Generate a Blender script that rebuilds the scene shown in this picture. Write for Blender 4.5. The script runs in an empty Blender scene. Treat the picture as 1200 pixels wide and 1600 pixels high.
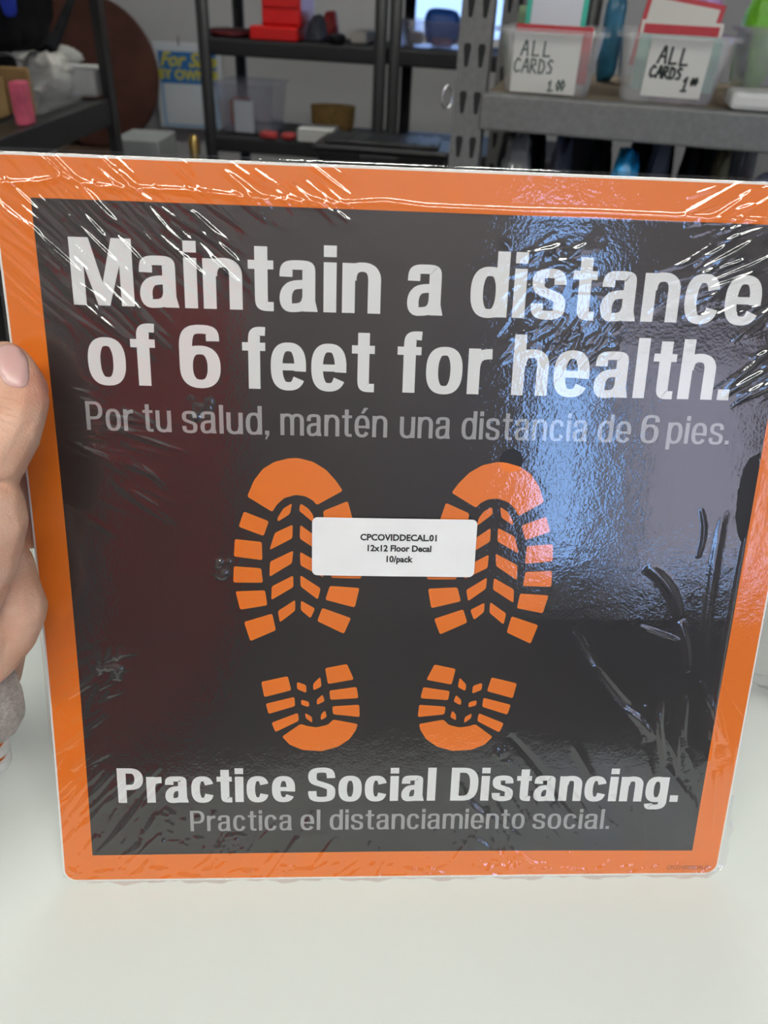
import bpy, bmesh, math, random
import numpy as np
from mathutils import Vector, Matrix, noise
from mathutils.bvhtree import BVHTree

S = bpy.context.scene
C = S.collection
TABLE_Z = 0.76
CAM = np.array([0.0, 0.0, TABLE_Z + 0.3440])
# camera axes: rows = world axes, columns = camera right / down / forward
W = np.array([[0.998585, 0.053186, 0.0], [0.029906, -0.561502, 0.826935], [0.043981, -0.825765, -0.562297]])

# ------------------------------------------------------------------ camera
cd = bpy.data.cameras.new('camera')
cam = bpy.data.objects.new('camera', cd)
C.objects.link(cam)
cd.sensor_fit = 'HORIZONTAL'; cd.sensor_width = 36; cd.lens = 36
cd.clip_start = 0.01; cd.clip_end = 50
cd.dof.use_dof = True; cd.dof.focus_distance = 0.32; cd.dof.aperture_fstop = 17
m = Matrix.Identity(4)
for i in range(3):
    m[i][0] = W[i, 0]; m[i][1] = -W[i, 1]; m[i][2] = -W[i, 2]; m[i][3] = CAM[i]
cam.matrix_world = m
S.camera = cam

# ------------------------------------------------------------------ world, exposure, render flags
SKY_STRENGTH = 8.0
LAMP_STRENGTH = 22.0
wd = bpy.data.worlds.new('sky'); S.world = wd; wd.use_nodes = True
bg = wd.node_tree.nodes['Background']
bg.inputs[0].default_value = (0.30, 0.53, 1.0, 1); bg.inputs[1].default_value = SKY_STRENGTH
S.view_settings.view_transform = 'Standard'; S.view_settings.look = 'None'
S.view_settings.exposure = 0.0; S.view_settings.gamma = 1.0; S.view_settings.use_curve_mapping = False
S.cycles.max_bounces = 12; S.cycles.transparent_max_bounces = 24
S.cycles.use_denoising = True
S.cycles.sample_clamp_indirect = 6.0
S.cycles.caustics_reflective = False; S.cycles.caustics_refractive = False

# ------------------------------------------------------------------ helpers: objects
def obj(name, me, mat=None, parent=None):
    if isinstance(me, bmesh.types.BMesh):
        bm = me; me = bpy.data.meshes.new(name); bm.to_mesh(me); bm.free()
    o = bpy.data.objects.new(name, me); C.objects.link(o)
    if mat is not None:
        for k in (mat if isinstance(mat, (list, tuple)) else [mat]):
            me.materials.append(k)
    if parent is not None: o.parent = parent
    return o

def pymesh(name, verts, faces, smooth=False, mats=None):
    me = bpy.data.meshes.new(name)
    me.from_pydata([tuple(map(float, v)) for v in verts], [], faces)
    if mats is not None: me.polygons.foreach_set('material_index', mats)
    if smooth: me.polygons.foreach_set('use_smooth', [True] * len(me.polygons))
    me.update(); return me

def tag(o, label, cat, group=None):
    o['label'] = label; o['category'] = cat
    if group: o['group'] = group
    return o

def thing(name, label, cat, loc=(0, 0, 0), rz=0.0, group=None):
    o = bpy.data.objects.new(name, None); C.objects.link(o)
    o.empty_display_size = 0.05
    o.location = loc; o.rotation_euler = (0, 0, rz)
    return tag(o, label, cat, group)

def struct(o):
    o['kind'] = 'structure'; return o

def dup(root, loc, rz=None, label=None):
    r = root.copy(); C.objects.link(r); r.location = loc
    if rz is not None: r.rotation_euler = (0, 0, rz)
    if label: r['label'] = label
    for ch in list(root.children):
        c = ch.copy(); C.objects.link(c); c.parent = r
        for g in list(ch.children):
            d = g.copy(); C.objects.link(d); d.parent = c
    return r

# ------------------------------------------------------------------ helpers: meshes
def bx(bm, x0, x1, y0, y1, z0, z1, bev=0.0, seg=2, mi=0):
    vs = [bm.verts.new((x, y, z)) for x in (x0, x1) for y in (y0, y1) for z in (z0, z1)]
    fs = [bm.faces.new([vs[i] for i in q]) for q in ((0, 1, 3, 2), (4, 6, 7, 5), (0, 4, 5, 1), (2, 3, 7, 6), (0, 2, 6, 4), (1, 5, 7, 3))]
    for f in fs: f.material_index = mi
    if bev > 0:
        es = list({e for f in fs for e in f.edges})
        bmesh.ops.bevel(bm, geom=es, offset=bev, segments=seg, profile=0.5, affect='EDGES')
    return bm

def box(x0, x1, y0, y1, z0, z1, bev=0.0):
    return bx(bmesh.new(), x0, x1, y0, y1, z0, z1, bev)

def tube(bm, pts, r, n=10, cap=True):
    pts = [Vector(p) for p in pts]; rs = r if isinstance(r, (list, tuple)) else [r] * len(pts)
    rings = []
    ref = Vector((0.13, 0.31, 0.94))
    for i, p in enumerate(pts):
        t = (pts[min(i + 1, len(pts) - 1)] - pts[max(i - 1, 0)]).normalized()
        a = t.cross(ref)
        if a.length < 1e-3: a = t.cross(Vector((1, 0, 0)))
        a.normalize(); b = t.cross(a)
        rings.append([bm.verts.new(p + (a * math.cos(k * 2 * math.pi / n) + b * math.sin(k * 2 * math.pi / n)) * rs[i]) for k in range(n)])
    for i in range(len(rings) - 1):
        for k in range(n):
            f = bm.faces.new((rings[i][k], rings[i][(k + 1) % n], rings[i + 1][(k + 1) % n], rings[i + 1][k])); f.smooth = True
    if cap:
        bm.faces.new(rings[0][::-1]); bm.faces.new(rings[-1])
    return bm

def lathe(bm, prof, n=32, smooth=True):
    rings = [[bm.verts.new((r * math.cos(k * 2 * math.pi / n), r * math.sin(k * 2 * math.pi / n), z)) for k in range(n)] for r, z in prof]
    for i in range(len(rings) - 1):
        for k in range(n):
            f = bm.faces.new((rings[i][k], rings[i][(k + 1) % n], rings[i + 1][(k + 1) % n], rings[i + 1][k])); f.smooth = smooth
    bm.faces.new(rings[0][::-1]); bm.faces.new(rings[-1])
    return bm

def crumple(w, d, h, seed, amp=0.18, fr=3.0, e=0.55, taper=0.0, n=48):
    """A soft lumpy bag or cloth bundle w x d x h standing on z = 0."""
    vs, fs = [], []
    sg = lambda x, p: math.copysign(abs(x) ** p, x)
    off = Vector((seed * 7.3, seed * 3.1, seed * 1.7))
    m2 = n // 2
    for i in range(m2 + 1):
        ph = -math.pi / 2 + math.pi * i / m2
        for k in range(n):
            th = 2 * math.pi * k / n
            p = Vector((sg(math.cos(ph), e) * sg(math.cos(th), e), sg(math.cos(ph), e) * sg(math.sin(th), e), sg(math.sin(ph), e)))
            q = p * fr * 0.5 + off
            a = noise.fractal(q, 0.6, 2.1, 4) * amp + abs(noise.noise(q * 2.3)) * amp * 0.8
            s = 1 + a - amp * 0.4
            zz = max(0.0, (p.z * (1 + a * 0.8) + 1) / 2)
            tp = 1 - taper * zz
            vs.append((p.x * s * w / 2 * tp, p.y * s * d / 2 * tp, zz * h))
    for i in range(m2):
        for k in range(n):
            fs.append((i * n + k, i * n + (k + 1) % n, (i + 1) * n + (k + 1) % n, (i + 1) * n + k))
    return pymesh('crumple', vs, fs, True)

def bin_mesh(w, d, h, t=0.0016, taper=0.10, rim=0.006, n=6):
    """Open tapered plastic tub with rounded corners, a rolled rim and real wall thickness; base at z = 0, front at y = -d/2."""
    def ring(s, z, inset=0.0):
        ww, dd = w / 2 * s - inset, d / 2 * s - inset
        r = min(0.018, ww * 0.4)
        out = []
        for cx, cy, a0 in ((ww - r, dd - r, 0), (-ww + r, dd - r, 90), (-ww + r, -dd + r, 180), (ww - r, -dd + r, 270)):
            for k in range(n + 1):
                a = math.radians(a0 + 90 * k / n)
                out.append((cx + r * math.cos(a), cy + r * math.sin(a), z))
        return out
    s0 = 1 - taper
    prof = [ring(s0 * 0.97, 0), ring(s0, 0.004), ring(1 - taper * 0.1, h * 0.93), ring(1.0, h - rim), ring(1.0 + rim / w * 2, h - rim), ring(1.0 + rim / w * 2, h),
            ring(1.0, h, t), ring(1 - taper * 0.1, h * 0.93, t), ring(s0, 0.004 + t, t), ring(s0 * 0.97, t, t)]
    vs = [v for r in prof for v in r]; k = len(prof[0]); fs = []
    for i in range(len(prof) - 1):
        for j in range(k):
            fs.append((i * k + j, i * k + (j + 1) % k, (i + 1) * k + (j + 1) % k, (i + 1) * k + j))
    fs.append(tuple(range(k))[::-1]); fs.append(tuple((len(prof) - 1) * k + j for j in range(k)))
    return pymesh('tub', vs, fs, False)

# ------------------------------------------------------------------ helpers: materials
def mat(name, col, rough=0.5, spec=0.5, metal=0.0, var=0.0, vs=20.0, bump=0.0, bs=80.0, sheen=0.0, sss=0.0, coat=0.0, trans=0.0, alpha=1.0):
    m = bpy.data.materials.new(name); m.use_nodes = True
    nt = m.node_tree; b = nt.nodes['Principled BSDF']
    b.inputs['Base Color'].default_value = (*col, 1); b.inputs['Roughness'].default_value = rough
    b.inputs['Specular IOR Level'].default_value = spec; b.inputs['Metallic'].default_value = metal
    b.inputs['Sheen Weight'].default_value = sheen
    b.inputs['Coat Weight'].default_value = coat
    b.inputs['Transmission Weight'].default_value = trans
    b.inputs['Alpha'].default_value = alpha
    if sss: 
        b.inputs['Subsurface Weight'].default_value = sss
        b.inputs['Subsurface Radius'].default_value = (1.0, 0.35, 0.2); b.inputs['Subsurface Scale'].default_value = 0.004
    tc = nt.nodes.new('ShaderNodeTexCoord')
    if var:
        n = nt.nodes.new('ShaderNodeTexNoise'); n.inputs['Scale'].default_value = vs; n.inputs['Detail'].default_value = 4
        r = nt.nodes.new('ShaderNodeValToRGB')
        r.color_ramp.elements[0].color = (*[c * (1 - var) for c in col], 1); r.color_ramp.elements[1].color = (*[min(1, c * (1 + var)) for c in col], 1)
        r.color_ramp.elements[0].position = 0.3; r.color_ramp.elements[1].position = 0.7
        nt.links.new(tc.outputs['Object'], n.inputs['Vector']); nt.links.new(n.outputs['Fac'], r.inputs[0]); nt.links.new(r.outputs[0], b.inputs['Base Color'])
    if bump:
        n = nt.nodes.new('ShaderNodeTexNoise'); n.inputs['Scale'].default_value = bs; n.inputs['Detail'].default_value = 3
        k = nt.nodes.new('ShaderNodeBump'); k.inputs['Strength'].default_value = bump; k.inputs['Distance'].default_value = 0.002
        nt.links.new(tc.outputs['Object'], n.inputs['Vector']); nt.links.new(n.outputs['Fac'], k.inputs['Height']); nt.links.new(k.outputs[0], b.inputs['Normal'])
    return m

def emit(name, col, strength):
    m = bpy.data.materials.new(name); m.use_nodes = True; nt = m.node_tree
    nt.nodes.remove(nt.nodes['Principled BSDF'])
    e = nt.nodes.new('ShaderNodeEmission'); e.inputs[0].default_value = (*col, 1); e.inputs[1].default_value = strength
    nt.links.new(e.outputs[0], nt.nodes['Material Output'].inputs[0]); return m

def clear_film(name, ior=1.5, rough=0.03, tint=(1, 1, 1), haze=0.0, bumps=(), gl=1.0):
    """Thin clear plastic: what is behind shows through, the surface mirrors by Fresnel, haze adds a milky share."""
    m = bpy.data.materials.new(name); m.use_nodes = True; nt = m.node_tree
    nt.nodes.remove(nt.nodes['Principled BSDF'])
    t = nt.nodes.new('ShaderNodeBsdfTransparent'); t.inputs[0].default_value = (*tint, 1)
    g = nt.nodes.new('ShaderNodeBsdfGlossy'); g.inputs['Roughness'].default_value = rough; g.inputs[0].default_value = (gl, gl, gl, 1)
    f = nt.nodes.new('ShaderNodeFresnel')
    ge = nt.nodes.new('ShaderNodeNewGeometry'); im = nt.nodes.new('ShaderNodeMapRange')     # a thin sheet mirrors alike from both sides
    im.inputs[3].default_value = ior; im.inputs[4].default_value = 1 / ior
    nt.links.new(ge.outputs['Backfacing'], im.inputs[0]); nt.links.new(im.outputs[0], f.inputs['IOR'])
    mx = nt.nodes.new('ShaderNodeMixShader')
    base = t
    if haze:
        d = nt.nodes.new('ShaderNodeBsdfDiffuse'); d.inputs[0].default_value = (0.86, 0.87, 0.88, 1)
        tl = nt.nodes.new('ShaderNodeBsdfTranslucent'); tl.inputs[0].default_value = (0.86, 0.87, 0.88, 1)
        dm = nt.nodes.new('ShaderNodeMixShader'); dm.inputs[0].default_value = 0.4
        nt.links.new(d.outputs[0], dm.inputs[1]); nt.links.new(tl.outputs[0], dm.inputs[2])
        hm = nt.nodes.new('ShaderNodeMixShader'); hm.inputs[0].default_value = haze
        nt.links.new(t.outputs[0], hm.inputs[1]); nt.links.new(dm.outputs[0], hm.inputs[2]); base = hm
    nt.links.new(f.outputs[0], mx.inputs[0]); nt.links.new(base.outputs[0], mx.inputs[1]); nt.links.new(g.outputs[0], mx.inputs[2])
    nt.links.new(mx.outputs[0], nt.nodes['Material Output'].inputs[0])
    tc = nt.nodes.new('ShaderNodeTexCoord'); last = None
    for sc, st, dist in bumps:
        n = nt.nodes.new('ShaderNodeTexNoise'); n.inputs['Scale'].default_value = sc; n.inputs['Detail'].default_value = 2
        b = nt.nodes.new('ShaderNodeBump'); b.inputs['Strength'].default_value = st; b.inputs['Distance'].default_value = dist
        nt.links.new(tc.outputs['Object'], n.inputs['Vector']); nt.links.new(n.outputs['Fac'], b.inputs['Height'])
        if last: nt.links.new(last.outputs[0], b.inputs['Normal'])
        last = b
    if last:
        nt.links.new(last.outputs[0], g.inputs['Normal']); nt.links.new(last.outputs[0], f.inputs['Normal'])
    return m

def sheer(name, col, open_share):
    m = bpy.data.materials.new(name); m.use_nodes = True; nt = m.node_tree
    nt.nodes.remove(nt.nodes['Principled BSDF'])
    d = nt.nodes.new('ShaderNodeBsdfDiffuse'); d.inputs[0].default_value = (*col, 1)
    t = nt.nodes.new('ShaderNodeBsdfTranslucent'); t.inputs[0].default_value = (*col, 1)
    p = nt.nodes.new('ShaderNodeBsdfTransparent')
    a = nt.nodes.new('ShaderNodeMixShader'); a.inputs[0].default_value = 0.92
    b = nt.nodes.new('ShaderNodeMixShader'); b.inputs[0].default_value = open_share
    nt.links.new(d.outputs[0], a.inputs[1]); nt.links.new(t.outputs[0], a.inputs[2]); nt.links.new(a.outputs[0], b.inputs[1]); nt.links.new(p.outputs[0], b.inputs[2])
    nt.links.new(b.outputs[0], nt.nodes['Material Output'].inputs[0]); return m

M = {
 'orange': mat('orange_print', (0.80, 0.185, 0.018), 0.35, 0.3),
 'boot': mat('boot_print_orange', (0.84, 0.20, 0.025), 0.35, 0.3),
 'black': mat('black_print', (0.026, 0.025, 0.025), 0.4, 0.25),
 'white_ink': mat('white_print', (0.74, 0.745, 0.73), 0.4, 0.3),
 'grey_ink': mat('grey_print', (0.34, 0.335, 0.335), 0.4, 0.3),
 'dark_ink': mat('dark_ink', (0.03, 0.03, 0.03), 0.5, 0.2),
 'small_ink': mat('brown_ink', (0.25, 0.06, 0.02), 0.5, 0.2),
 'paper': mat('white_paper', (0.80, 0.80, 0.80), 0.6, 0.3, var=0.03, vs=60),
 'liner': mat('liner_paper', (0.82, 0.80, 0.76), 0.6, 0.3),
 'film': clear_film('shrink_film', 1.88, 0.02, bumps=((900, 0.12, 0.0004), (170, 0.12, 0.0008))),
 'fin': clear_film('loose_film', 1.8, 0.06, haze=0.18),
 'table': mat('white_laminate', (0.80, 0.83, 0.79), 0.45, 0.35, var=0.02, vs=6),
 'table_edge': mat('grey_edge_band', (0.45, 0.45, 0.44), 0.5),
 'steel': mat('dark_steel', (0.06, 0.06, 0.06), 0.4, 0.5, 0.6),
 'rack': mat('grey_hammered_steel', (0.17, 0.17, 0.165), 0.5, 0.4, 0.15, var=0.12, vs=150, bump=0.15, bs=600),
 'slot': mat('slot_shadow_black', (0.012, 0.012, 0.012), 0.8),
 'board': mat('chipboard', (0.22, 0.17, 0.12), 0.8, 0.2, var=0.2, vs=40),
 'blackplastic': mat('black_plastic', (0.022, 0.022, 0.024), 0.5, 0.35, var=0.1, vs=30),
 'tote': mat('black_tote_plastic', (0.018, 0.019, 0.021), 0.35, 0.5),
 'wall': mat('grey_painted_wall', (0.50, 0.49, 0.50), 0.8, 0.2, var=0.05, vs=3),
 'ceil': mat('ceiling_white', (0.62, 0.62, 0.61), 0.9, 0.1, var=0.04, vs=8),
 'floor': mat('dark_floor', (0.06, 0.055, 0.052), 0.6, 0.3, var=0.2, vs=4),
 'darkwall': mat('dark_panel_wall', (0.40, 0.34, 0.35), 0.7, 0.2, var=0.1, vs=3),
 'frame': mat('window_frame_white', (0.7, 0.7, 0.7), 0.4),
 'lampwhite': mat('lamp_housing', (0.75, 0.75, 0.75), 0.4),
 'tube': emit('fluorescent_diffuser', (0.98, 1.0, 0.92), LAMP_STRENGTH),
 'glass': clear_film('window_glass', 1.45, 0.0),
 'frost': clear_film('frosted_glass', 1.45, 0.1, haze=0.85),
 'sheer': sheer('sheer_curtain', (1.0, 0.76, 0.64), 0.0),
 'red_curtain': mat('red_cloth', (0.80, 0.05, 0.06), 0.85, 0.1, var=0.2, vs=8, sheen=0.3),
 'brown_table': mat('reddish_brown_wood', (0.085, 0.030, 0.020), 0.5, 0.3, var=0.25, vs=7),
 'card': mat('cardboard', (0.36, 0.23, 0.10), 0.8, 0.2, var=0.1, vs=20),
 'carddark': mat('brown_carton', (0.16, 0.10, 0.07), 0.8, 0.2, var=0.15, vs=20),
 'pink': mat('pink_plastic_bag', (0.75, 0.13, 0.22), 0.35, 0.5, var=0.25, vs=30),
 'whitecloth': mat('white_crumpled_plastic', (0.62, 0.60, 0.56), 0.6, 0.3, var=0.12, vs=25),
 'whitebox': mat('white_plastic', (0.62, 0.62, 0.60), 0.5, 0.3, var=0.05, vs=20),
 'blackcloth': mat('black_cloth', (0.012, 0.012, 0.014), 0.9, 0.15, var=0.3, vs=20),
 'bluebag': mat('deep_blue_plastic', (0.02, 0.06, 0.55), 0.4, 0.4),
 'red': mat('bright_red_plastic', (0.75, 0.012, 0.012), 0.35, 0.5),
 'maroon': mat('maroon_cloth', (0.10, 0.008, 0.012), 0.7, 0.3, var=0.3, vs=30),
 'redbits': mat('red_packet', (0.40, 0.04, 0.04), 0.5, 0.4, var=0.3, vs=60),
 'wicker': mat('woven_straw', (0.36, 0.22, 0.08), 0.8, 0.2, var=0.35, vs=120, bump=0.5, bs=200),
 'signblue': mat('sign_blue', (0.02, 0.16, 0.46), 0.5),
 'signlight': mat('sign_light_blue', (0.30, 0.48, 0.70), 0.5),
 'yellow': mat('sign_yellow', (0.62, 0.55, 0.04), 0.5),
 'signwhite': mat('sign_white', (0.66, 0.69, 0.74), 0.5),
 'clearbin': clear_film('clear_plastic_bin', 1.5, 0.12, haze=0.22),
 'cleartub': clear_film('smoky_clear_tub', 1.5, 0.12, tint=(0.93, 0.93, 0.96), haze=0.12),
 'clearbag': clear_film('clear_poly_bag', 1.5, 0.06, haze=0.10, bumps=((30, 0.6, 0.01),)),
 'greybag': clear_film('grey_poly_bag', 1.5, 0.15, tint=(0.6, 0.62, 0.65), haze=0.30, bumps=((40, 0.6, 0.01),)),
 'bluelid': mat('blue_lid', (0.03, 0.15, 0.62), 0.4),
 'cardred': mat('card_red', (0.50, 0.04, 0.05), 0.5),
 'cardmint': mat('card_mint', (0.33, 0.50, 0.44), 0.6),
 'cardgreen': mat('card_green', (0.36, 0.50, 0.30), 0.6),
 'teal': mat('card_teal', (0.05, 0.50, 0.36), 0.5),
 'cream': mat('card_cream', (0.66, 0.64, 0.58), 0.6),
 'label': mat('handwritten_label_paper', (0.74, 0.73, 0.68), 0.6),
 'marker': mat('marker_ink', (0.03, 0.04, 0.035), 0.6),
 'markerfaint': mat('faded_marker_ink', (0.10, 0.13, 0.11), 0.6),
 'lime': mat('lime_packet', (0.16, 0.48, 0.02), 0.4, var=0.3, vs=40),
 'bluepk': mat('blue_packet', (0.03, 0.16, 0.28), 0.35, var=0.4, vs=40),
 'cyan': mat('cyan_foil', (0.02, 0.30, 0.62), 0.3, var=0.5, vs=60),
 'purple': mat('multicolour_wrap', (0.30, 0.18, 0.38), 0.4, var=0.6, vs=50),
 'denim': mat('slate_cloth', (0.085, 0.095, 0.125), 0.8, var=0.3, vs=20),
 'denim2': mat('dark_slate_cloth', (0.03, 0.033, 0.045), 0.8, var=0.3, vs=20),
 'greycarton': mat('grey_carton', (0.33, 0.34, 0.34), 0.7, var=0.1, vs=10),
 'khaki': mat('khaki_cloth', (0.18, 0.17, 0.10), 0.8, var=0.3, vs=20),
 'paleblue': mat('pale_blue_plastic', (0.42, 0.50, 0.75), 0.4),
 'chrome': mat('chrome', (0.75, 0.75, 0.75), 0.15, 0.5, 1.0),
 'brass': mat('brass', (0.5, 0.35, 0.12), 0.3, 0.5, 1.0),
 'olive': mat('green_wrap', (0.10, 0.22, 0.06), 0.6, var=0.3, vs=30),
}

# ------------------------------------------------------------------ placement from sight lines
def ray(px, py):
    return W @ np.array([(px - 600) / 1200.0, (py - 800) / 1200.0, 1.0])

def on_z(px, py, z):
    d = ray(px, py); return CAM + d * ((z - CAM[2]) / d[2])

class Frame:
    """Upright local frame: x along the front, y away from the viewer, z up."""
    def __init__(s, px, py, Y, yaw):
        d = ray(px, py); s.o = CAM + d * (Y / d[1]); s.o[2] = 0; s.yaw = -math.radians(yaw)
        s.ax = np.array([math.cos(s.yaw), math.sin(s.yaw), 0]); s.ay = np.array([-math.sin(s.yaw), math.cos(s.yaw), 0])
    def hit(s, px, py, dy=0.0):
        d = ray(px, py); p0 = s.o + s.ay * dy
        t = ((p0 - CAM) @ s.ay) / (d @ s.ay); p = CAM + d * t - s.o
        return float(p @ s.ax), float(p[2])
    def world(s, x, y, z):
        return tuple(s.o + s.ax * x + s.ay * y + np.array([0, 0, z]))

# ================================================================== the setting
XL, XR, YF, YB, ZC = -1.45, 2.1, -1.60, 3.75, 2.6
WIN2 = (0.65, 0.895, 0.82, 1.86)
WIN3 = (0.925, 1.44, 0.76, 1.55)     # unseen opening added behind the viewer for a lilac reflection: x0, x1, z0, z1
BKF = Frame(500, 20, 3.75, 0)
def room():
    f = struct(obj('floor', box(XL, XR, YF, YB, -0.05, 0), M['floor']))
    struct(obj('ceiling', box(XL, XR, YF, YB, ZC, ZC + 0.05), M['ceil']))
    struct(obj('wall_left', box(XL - 0.06, XL, YF, YB, 0, ZC), M['wall']))
    struct(obj('wall_right', box(XR, XR + 0.06, YF, YB, 0, ZC), M['wall']))
    def holed(name, y0, y1, ws, m):
        bm = bmesh.new(); x = XL
        for x0, x1, z0, z1 in ws:
            bx(bm, x, x0, y0, y1, 0, ZC); bx(bm, x0, x1, y0, y1, 0, z0); bx(bm, x0, x1, y0, y1, z1, ZC); x = x1
        bx(bm, x, XR, y0, y1, 0, ZC)
        return struct(obj(name, bm, m))
    xa, zb = BKF.hit(486, 62); xb, _ = BKF.hit(690, 60)
    wb = (xa, xb, zb, zb + 0.75)
    holed('wall_back', YB, YB + 0.08, [wb], M['wall'])
    holed('wall_front', YF - 0.08, YF, [WIN2, WIN3], M['darkwall'])
    def window(name, y, w, pane, inner):
        x0, x1, z0, z1 = w
        bm = bmesh.new(); t = 0.012 if inner < 0 else 0.035
        bx(bm, x0, x0 + t, y - 0.03, y + 0.03, z0, z1); bx(bm, x1 - t, x1, y - 0.03, y + 0.03, z0, z1)
        bx(bm, x0 + t, x1 - t, y - 0.03, y + 0.03, z0, z0 + t); bx(bm, x0 + t, x1 - t, y - 0.03, y + 0.03, z1 - t, z1)
        o = struct(obj(name, bm, M['frame']))
        if inner == -2: obj('roller_blind', box(x0 + t + .001, x1 - t - .001, y + 0.008, y + 0.0095, z0 + t + .03, z1 - t - .001), M['sheer'], o)  # translucent sheet added to give the film its lilac reflection
        obj('pane', box(x0 + t, x1 - t, y - 0.003, y + 0.003, z0 + t, z1 - t), pane, o)
        return o
    window('window_1', YB + 0.04, wb, M['frost'], 1)
    window('window_2', YF - 0.04, WIN2, M['glass'], -1)
    window('window_3', YF - 0.04, WIN3, M['glass'], -2)
    for nm, w, y, rx in (('window_daylight', WIN2, YF - 0.09, math.pi / 2), ('window_daylight', WIN3, YF - 0.09, math.pi / 2), ('window_daylight', wb, YB + 0.09, -math.pi / 2)):
        l = bpy.data.lights.new(nm, 'AREA'); l.shape = 'RECTANGLE'; l.size = w[1] - w[0]; l.size_y = w[3] - w[2]
        l.cycles.is_portal = True
        lo = bpy.data.objects.new(nm, l); C.objects.link(lo); lo.location = ((w[0] + w[1]) / 2, y, (w[2] + w[3]) / 2); lo.rotation_euler = (rx, 0, 0)
room()

def ceiling_lamp(x, y, label, length=1.2, rz=0.0):
    t = thing('ceiling_light', label, 'ceiling light', (x, y, ZC), rz, 'fluorescent ceiling lights')
    bm = bmesh.new(); bx(bm, -length / 2 - 0.02, length / 2 + 0.02, -0.16, 0.16, -0.05, -0.001)
    obj('housing', bm, M['lampwhite'], t)
    obj('diffuser', box(-length / 2, length / 2, -0.14, 0.14, -0.075, -0.051, 0.008), M['tube'], t)
ceiling_lamp(-0.75, -0.95, 'white fluorescent ceiling light behind the viewer, on the left')
ceiling_lamp(0.65, -0.95, 'white fluorescent ceiling light behind the viewer, on the right')
ceiling_lamp(0.1, 2.2, 'short fluorescent ceiling light over the back of the room', 0.85)  # unseen lamp, added to lift the dim background

def reflection_cloth(name, label, x0, x1, z0, z1, y, material, amp=0.025, waves=7):
    n = 120; vs, fs = [], []
    for side in (0, 1):
        for j in range(9):
            for i in range(n + 1):
                s = i / n
                yy = y + amp * math.sin(s * waves * 2 * math.pi + 0.4 * math.sin(j * 0.5)) + amp * 0.4 * math.sin(s * 31 + j * 0.3) + side * 0.003
                vs.append((x0 + (x1 - x0) * s, yy, z0 + (z1 - z0) * j / 8))
    st = 9 * (n + 1)
    for side in (0, 1):
        for j in range(8):
            for i in range(n):
                a = side * st + j * (n + 1) + i; q = (a, a + 1, a + n + 2, a + n + 1)
                fs.append(q if side else q[::-1])
    return tag(obj(name, pymesh(name, vs, fs, True), material), label, 'curtain')
reflection_cloth('curtain', 'deep red curtain behind the viewer, mirrored in the left of the film', -0.72, -0.27, 0.35, 1.55, YF + 0.10, M['red_curtain'])  # unseen cloth, added only for the red reflection in the film
struct(obj('trim_1', box(0.60, 1.46, YF + 0.001, YF + 0.13, 0.69, 0.745, 0.004), M['frame']))

# ================================================================== white table
def table():
    x0, x1, y0, y1 = -0.95, 0.95, 0.03, 0.57
    t = thing('table', 'white laminate table carrying the orange and black decal pack', 'table', (0, 0.25, 0))
    obj('tabletop', box(x0, x1, y0 - 0.25, y1 - 0.25, TABLE_Z - 0.026, TABLE_Z, 0.003), M['table'], t)
    for sx in (-0.85, 0.85):
        for sy in (y0 - 0.25 + 0.06, y1 - 0.25 - 0.06):
            bm = bmesh.new(); tube(bm, [(sx, sy, 0), (sx, sy, TABLE_Z - 0.026)], 0.016, 16); obj('leg', bm, M['steel'], t)
    bm = bmesh.new(); bx(bm, -0.85, 0.85, y0 - 0.25 + 0.05, y0 - 0.25 + 0.07, TABLE_Z - 0.066, TABLE_Z - 0.026); bx(bm, -0.85, 0.85, y1 - 0.25 - 0.07, y1 - 0.25 - 0.05, TABLE_Z - 0.066, TABLE_Z - 0.026)
    obj('apron', bm, M['steel'], t)
table()

# ================================================================== the decal pack
H = 0.1524
PT = np.array([0.0111, 0.0249, 0.3155])
def _rod(r):
    a = np.linalg.norm(r); k = r / a; K = np.array([[0, -k[2], k[1]], [k[2], 0, -k[0]], [-k[1], k[0], 0]])
    return np.eye(3) + math.sin(a) * K + (1 - math.cos(a)) * K @ K
_R = _rod(np.array([0.2902, -0.0534, 0.0231]))
PC = CAM + W @ PT; PU = W @ _R[:, 0]; PV = -(W @ _R[:, 1]); PN = -(W @ _R[:, 2])   # centre, right, up, towards viewer
PACK_O = PC - PV * H                                                               # base of the pack
def bend(u, v):
    u = np.asarray(u, float); v = np.asarray(v, float)
    s = np.clip(-u / H, 0, 1.05); vv = np.clip(v, -H, H)
    b = -0.0058 * s * s * np.cos(np.pi * vv / (2 * H))
    t = np.clip((vv + H) / 0.1324, 0, 1)
    return b - 0.0026 * np.cos(np.pi * np.clip(u, -H, H) / (2 * H)) * np.sin(np.pi * t ** 0.7)
def P(u, v, h):
    """Pack surface coordinates (right, up, out) to points relative to the base of the pack."""
    u = np.asarray(u, float); v = np.asarray(v, float); h = np.asarray(h, float) + bend(u, v)
    return (PC - PACK_O) + np.multiply.outer(u, PU) + np.multiply.outer(v, PV) + np.multiply.outer(h, PN)

pack = thing('decal_pack', 'large shrink-wrapped pack of orange and black floor decals standing on the white table', 'decal pack', tuple(PACK_O))

def rrect(w0, w1, v0, v1, r, n=8):
    out = []
    for cx, cy, a0 in ((w1 - r, v1 - r, 0), (w0 + r, v1 - r, 90), (w0 + r, v0 + r, 180), (w1 - r, v0 + r, 270)):
        for k in range(n + 1):
            a = math.radians(a0 + 90 * k / n); out.append((cx + r * math.cos(a), cy + r * math.sin(a)))
    return out

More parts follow.
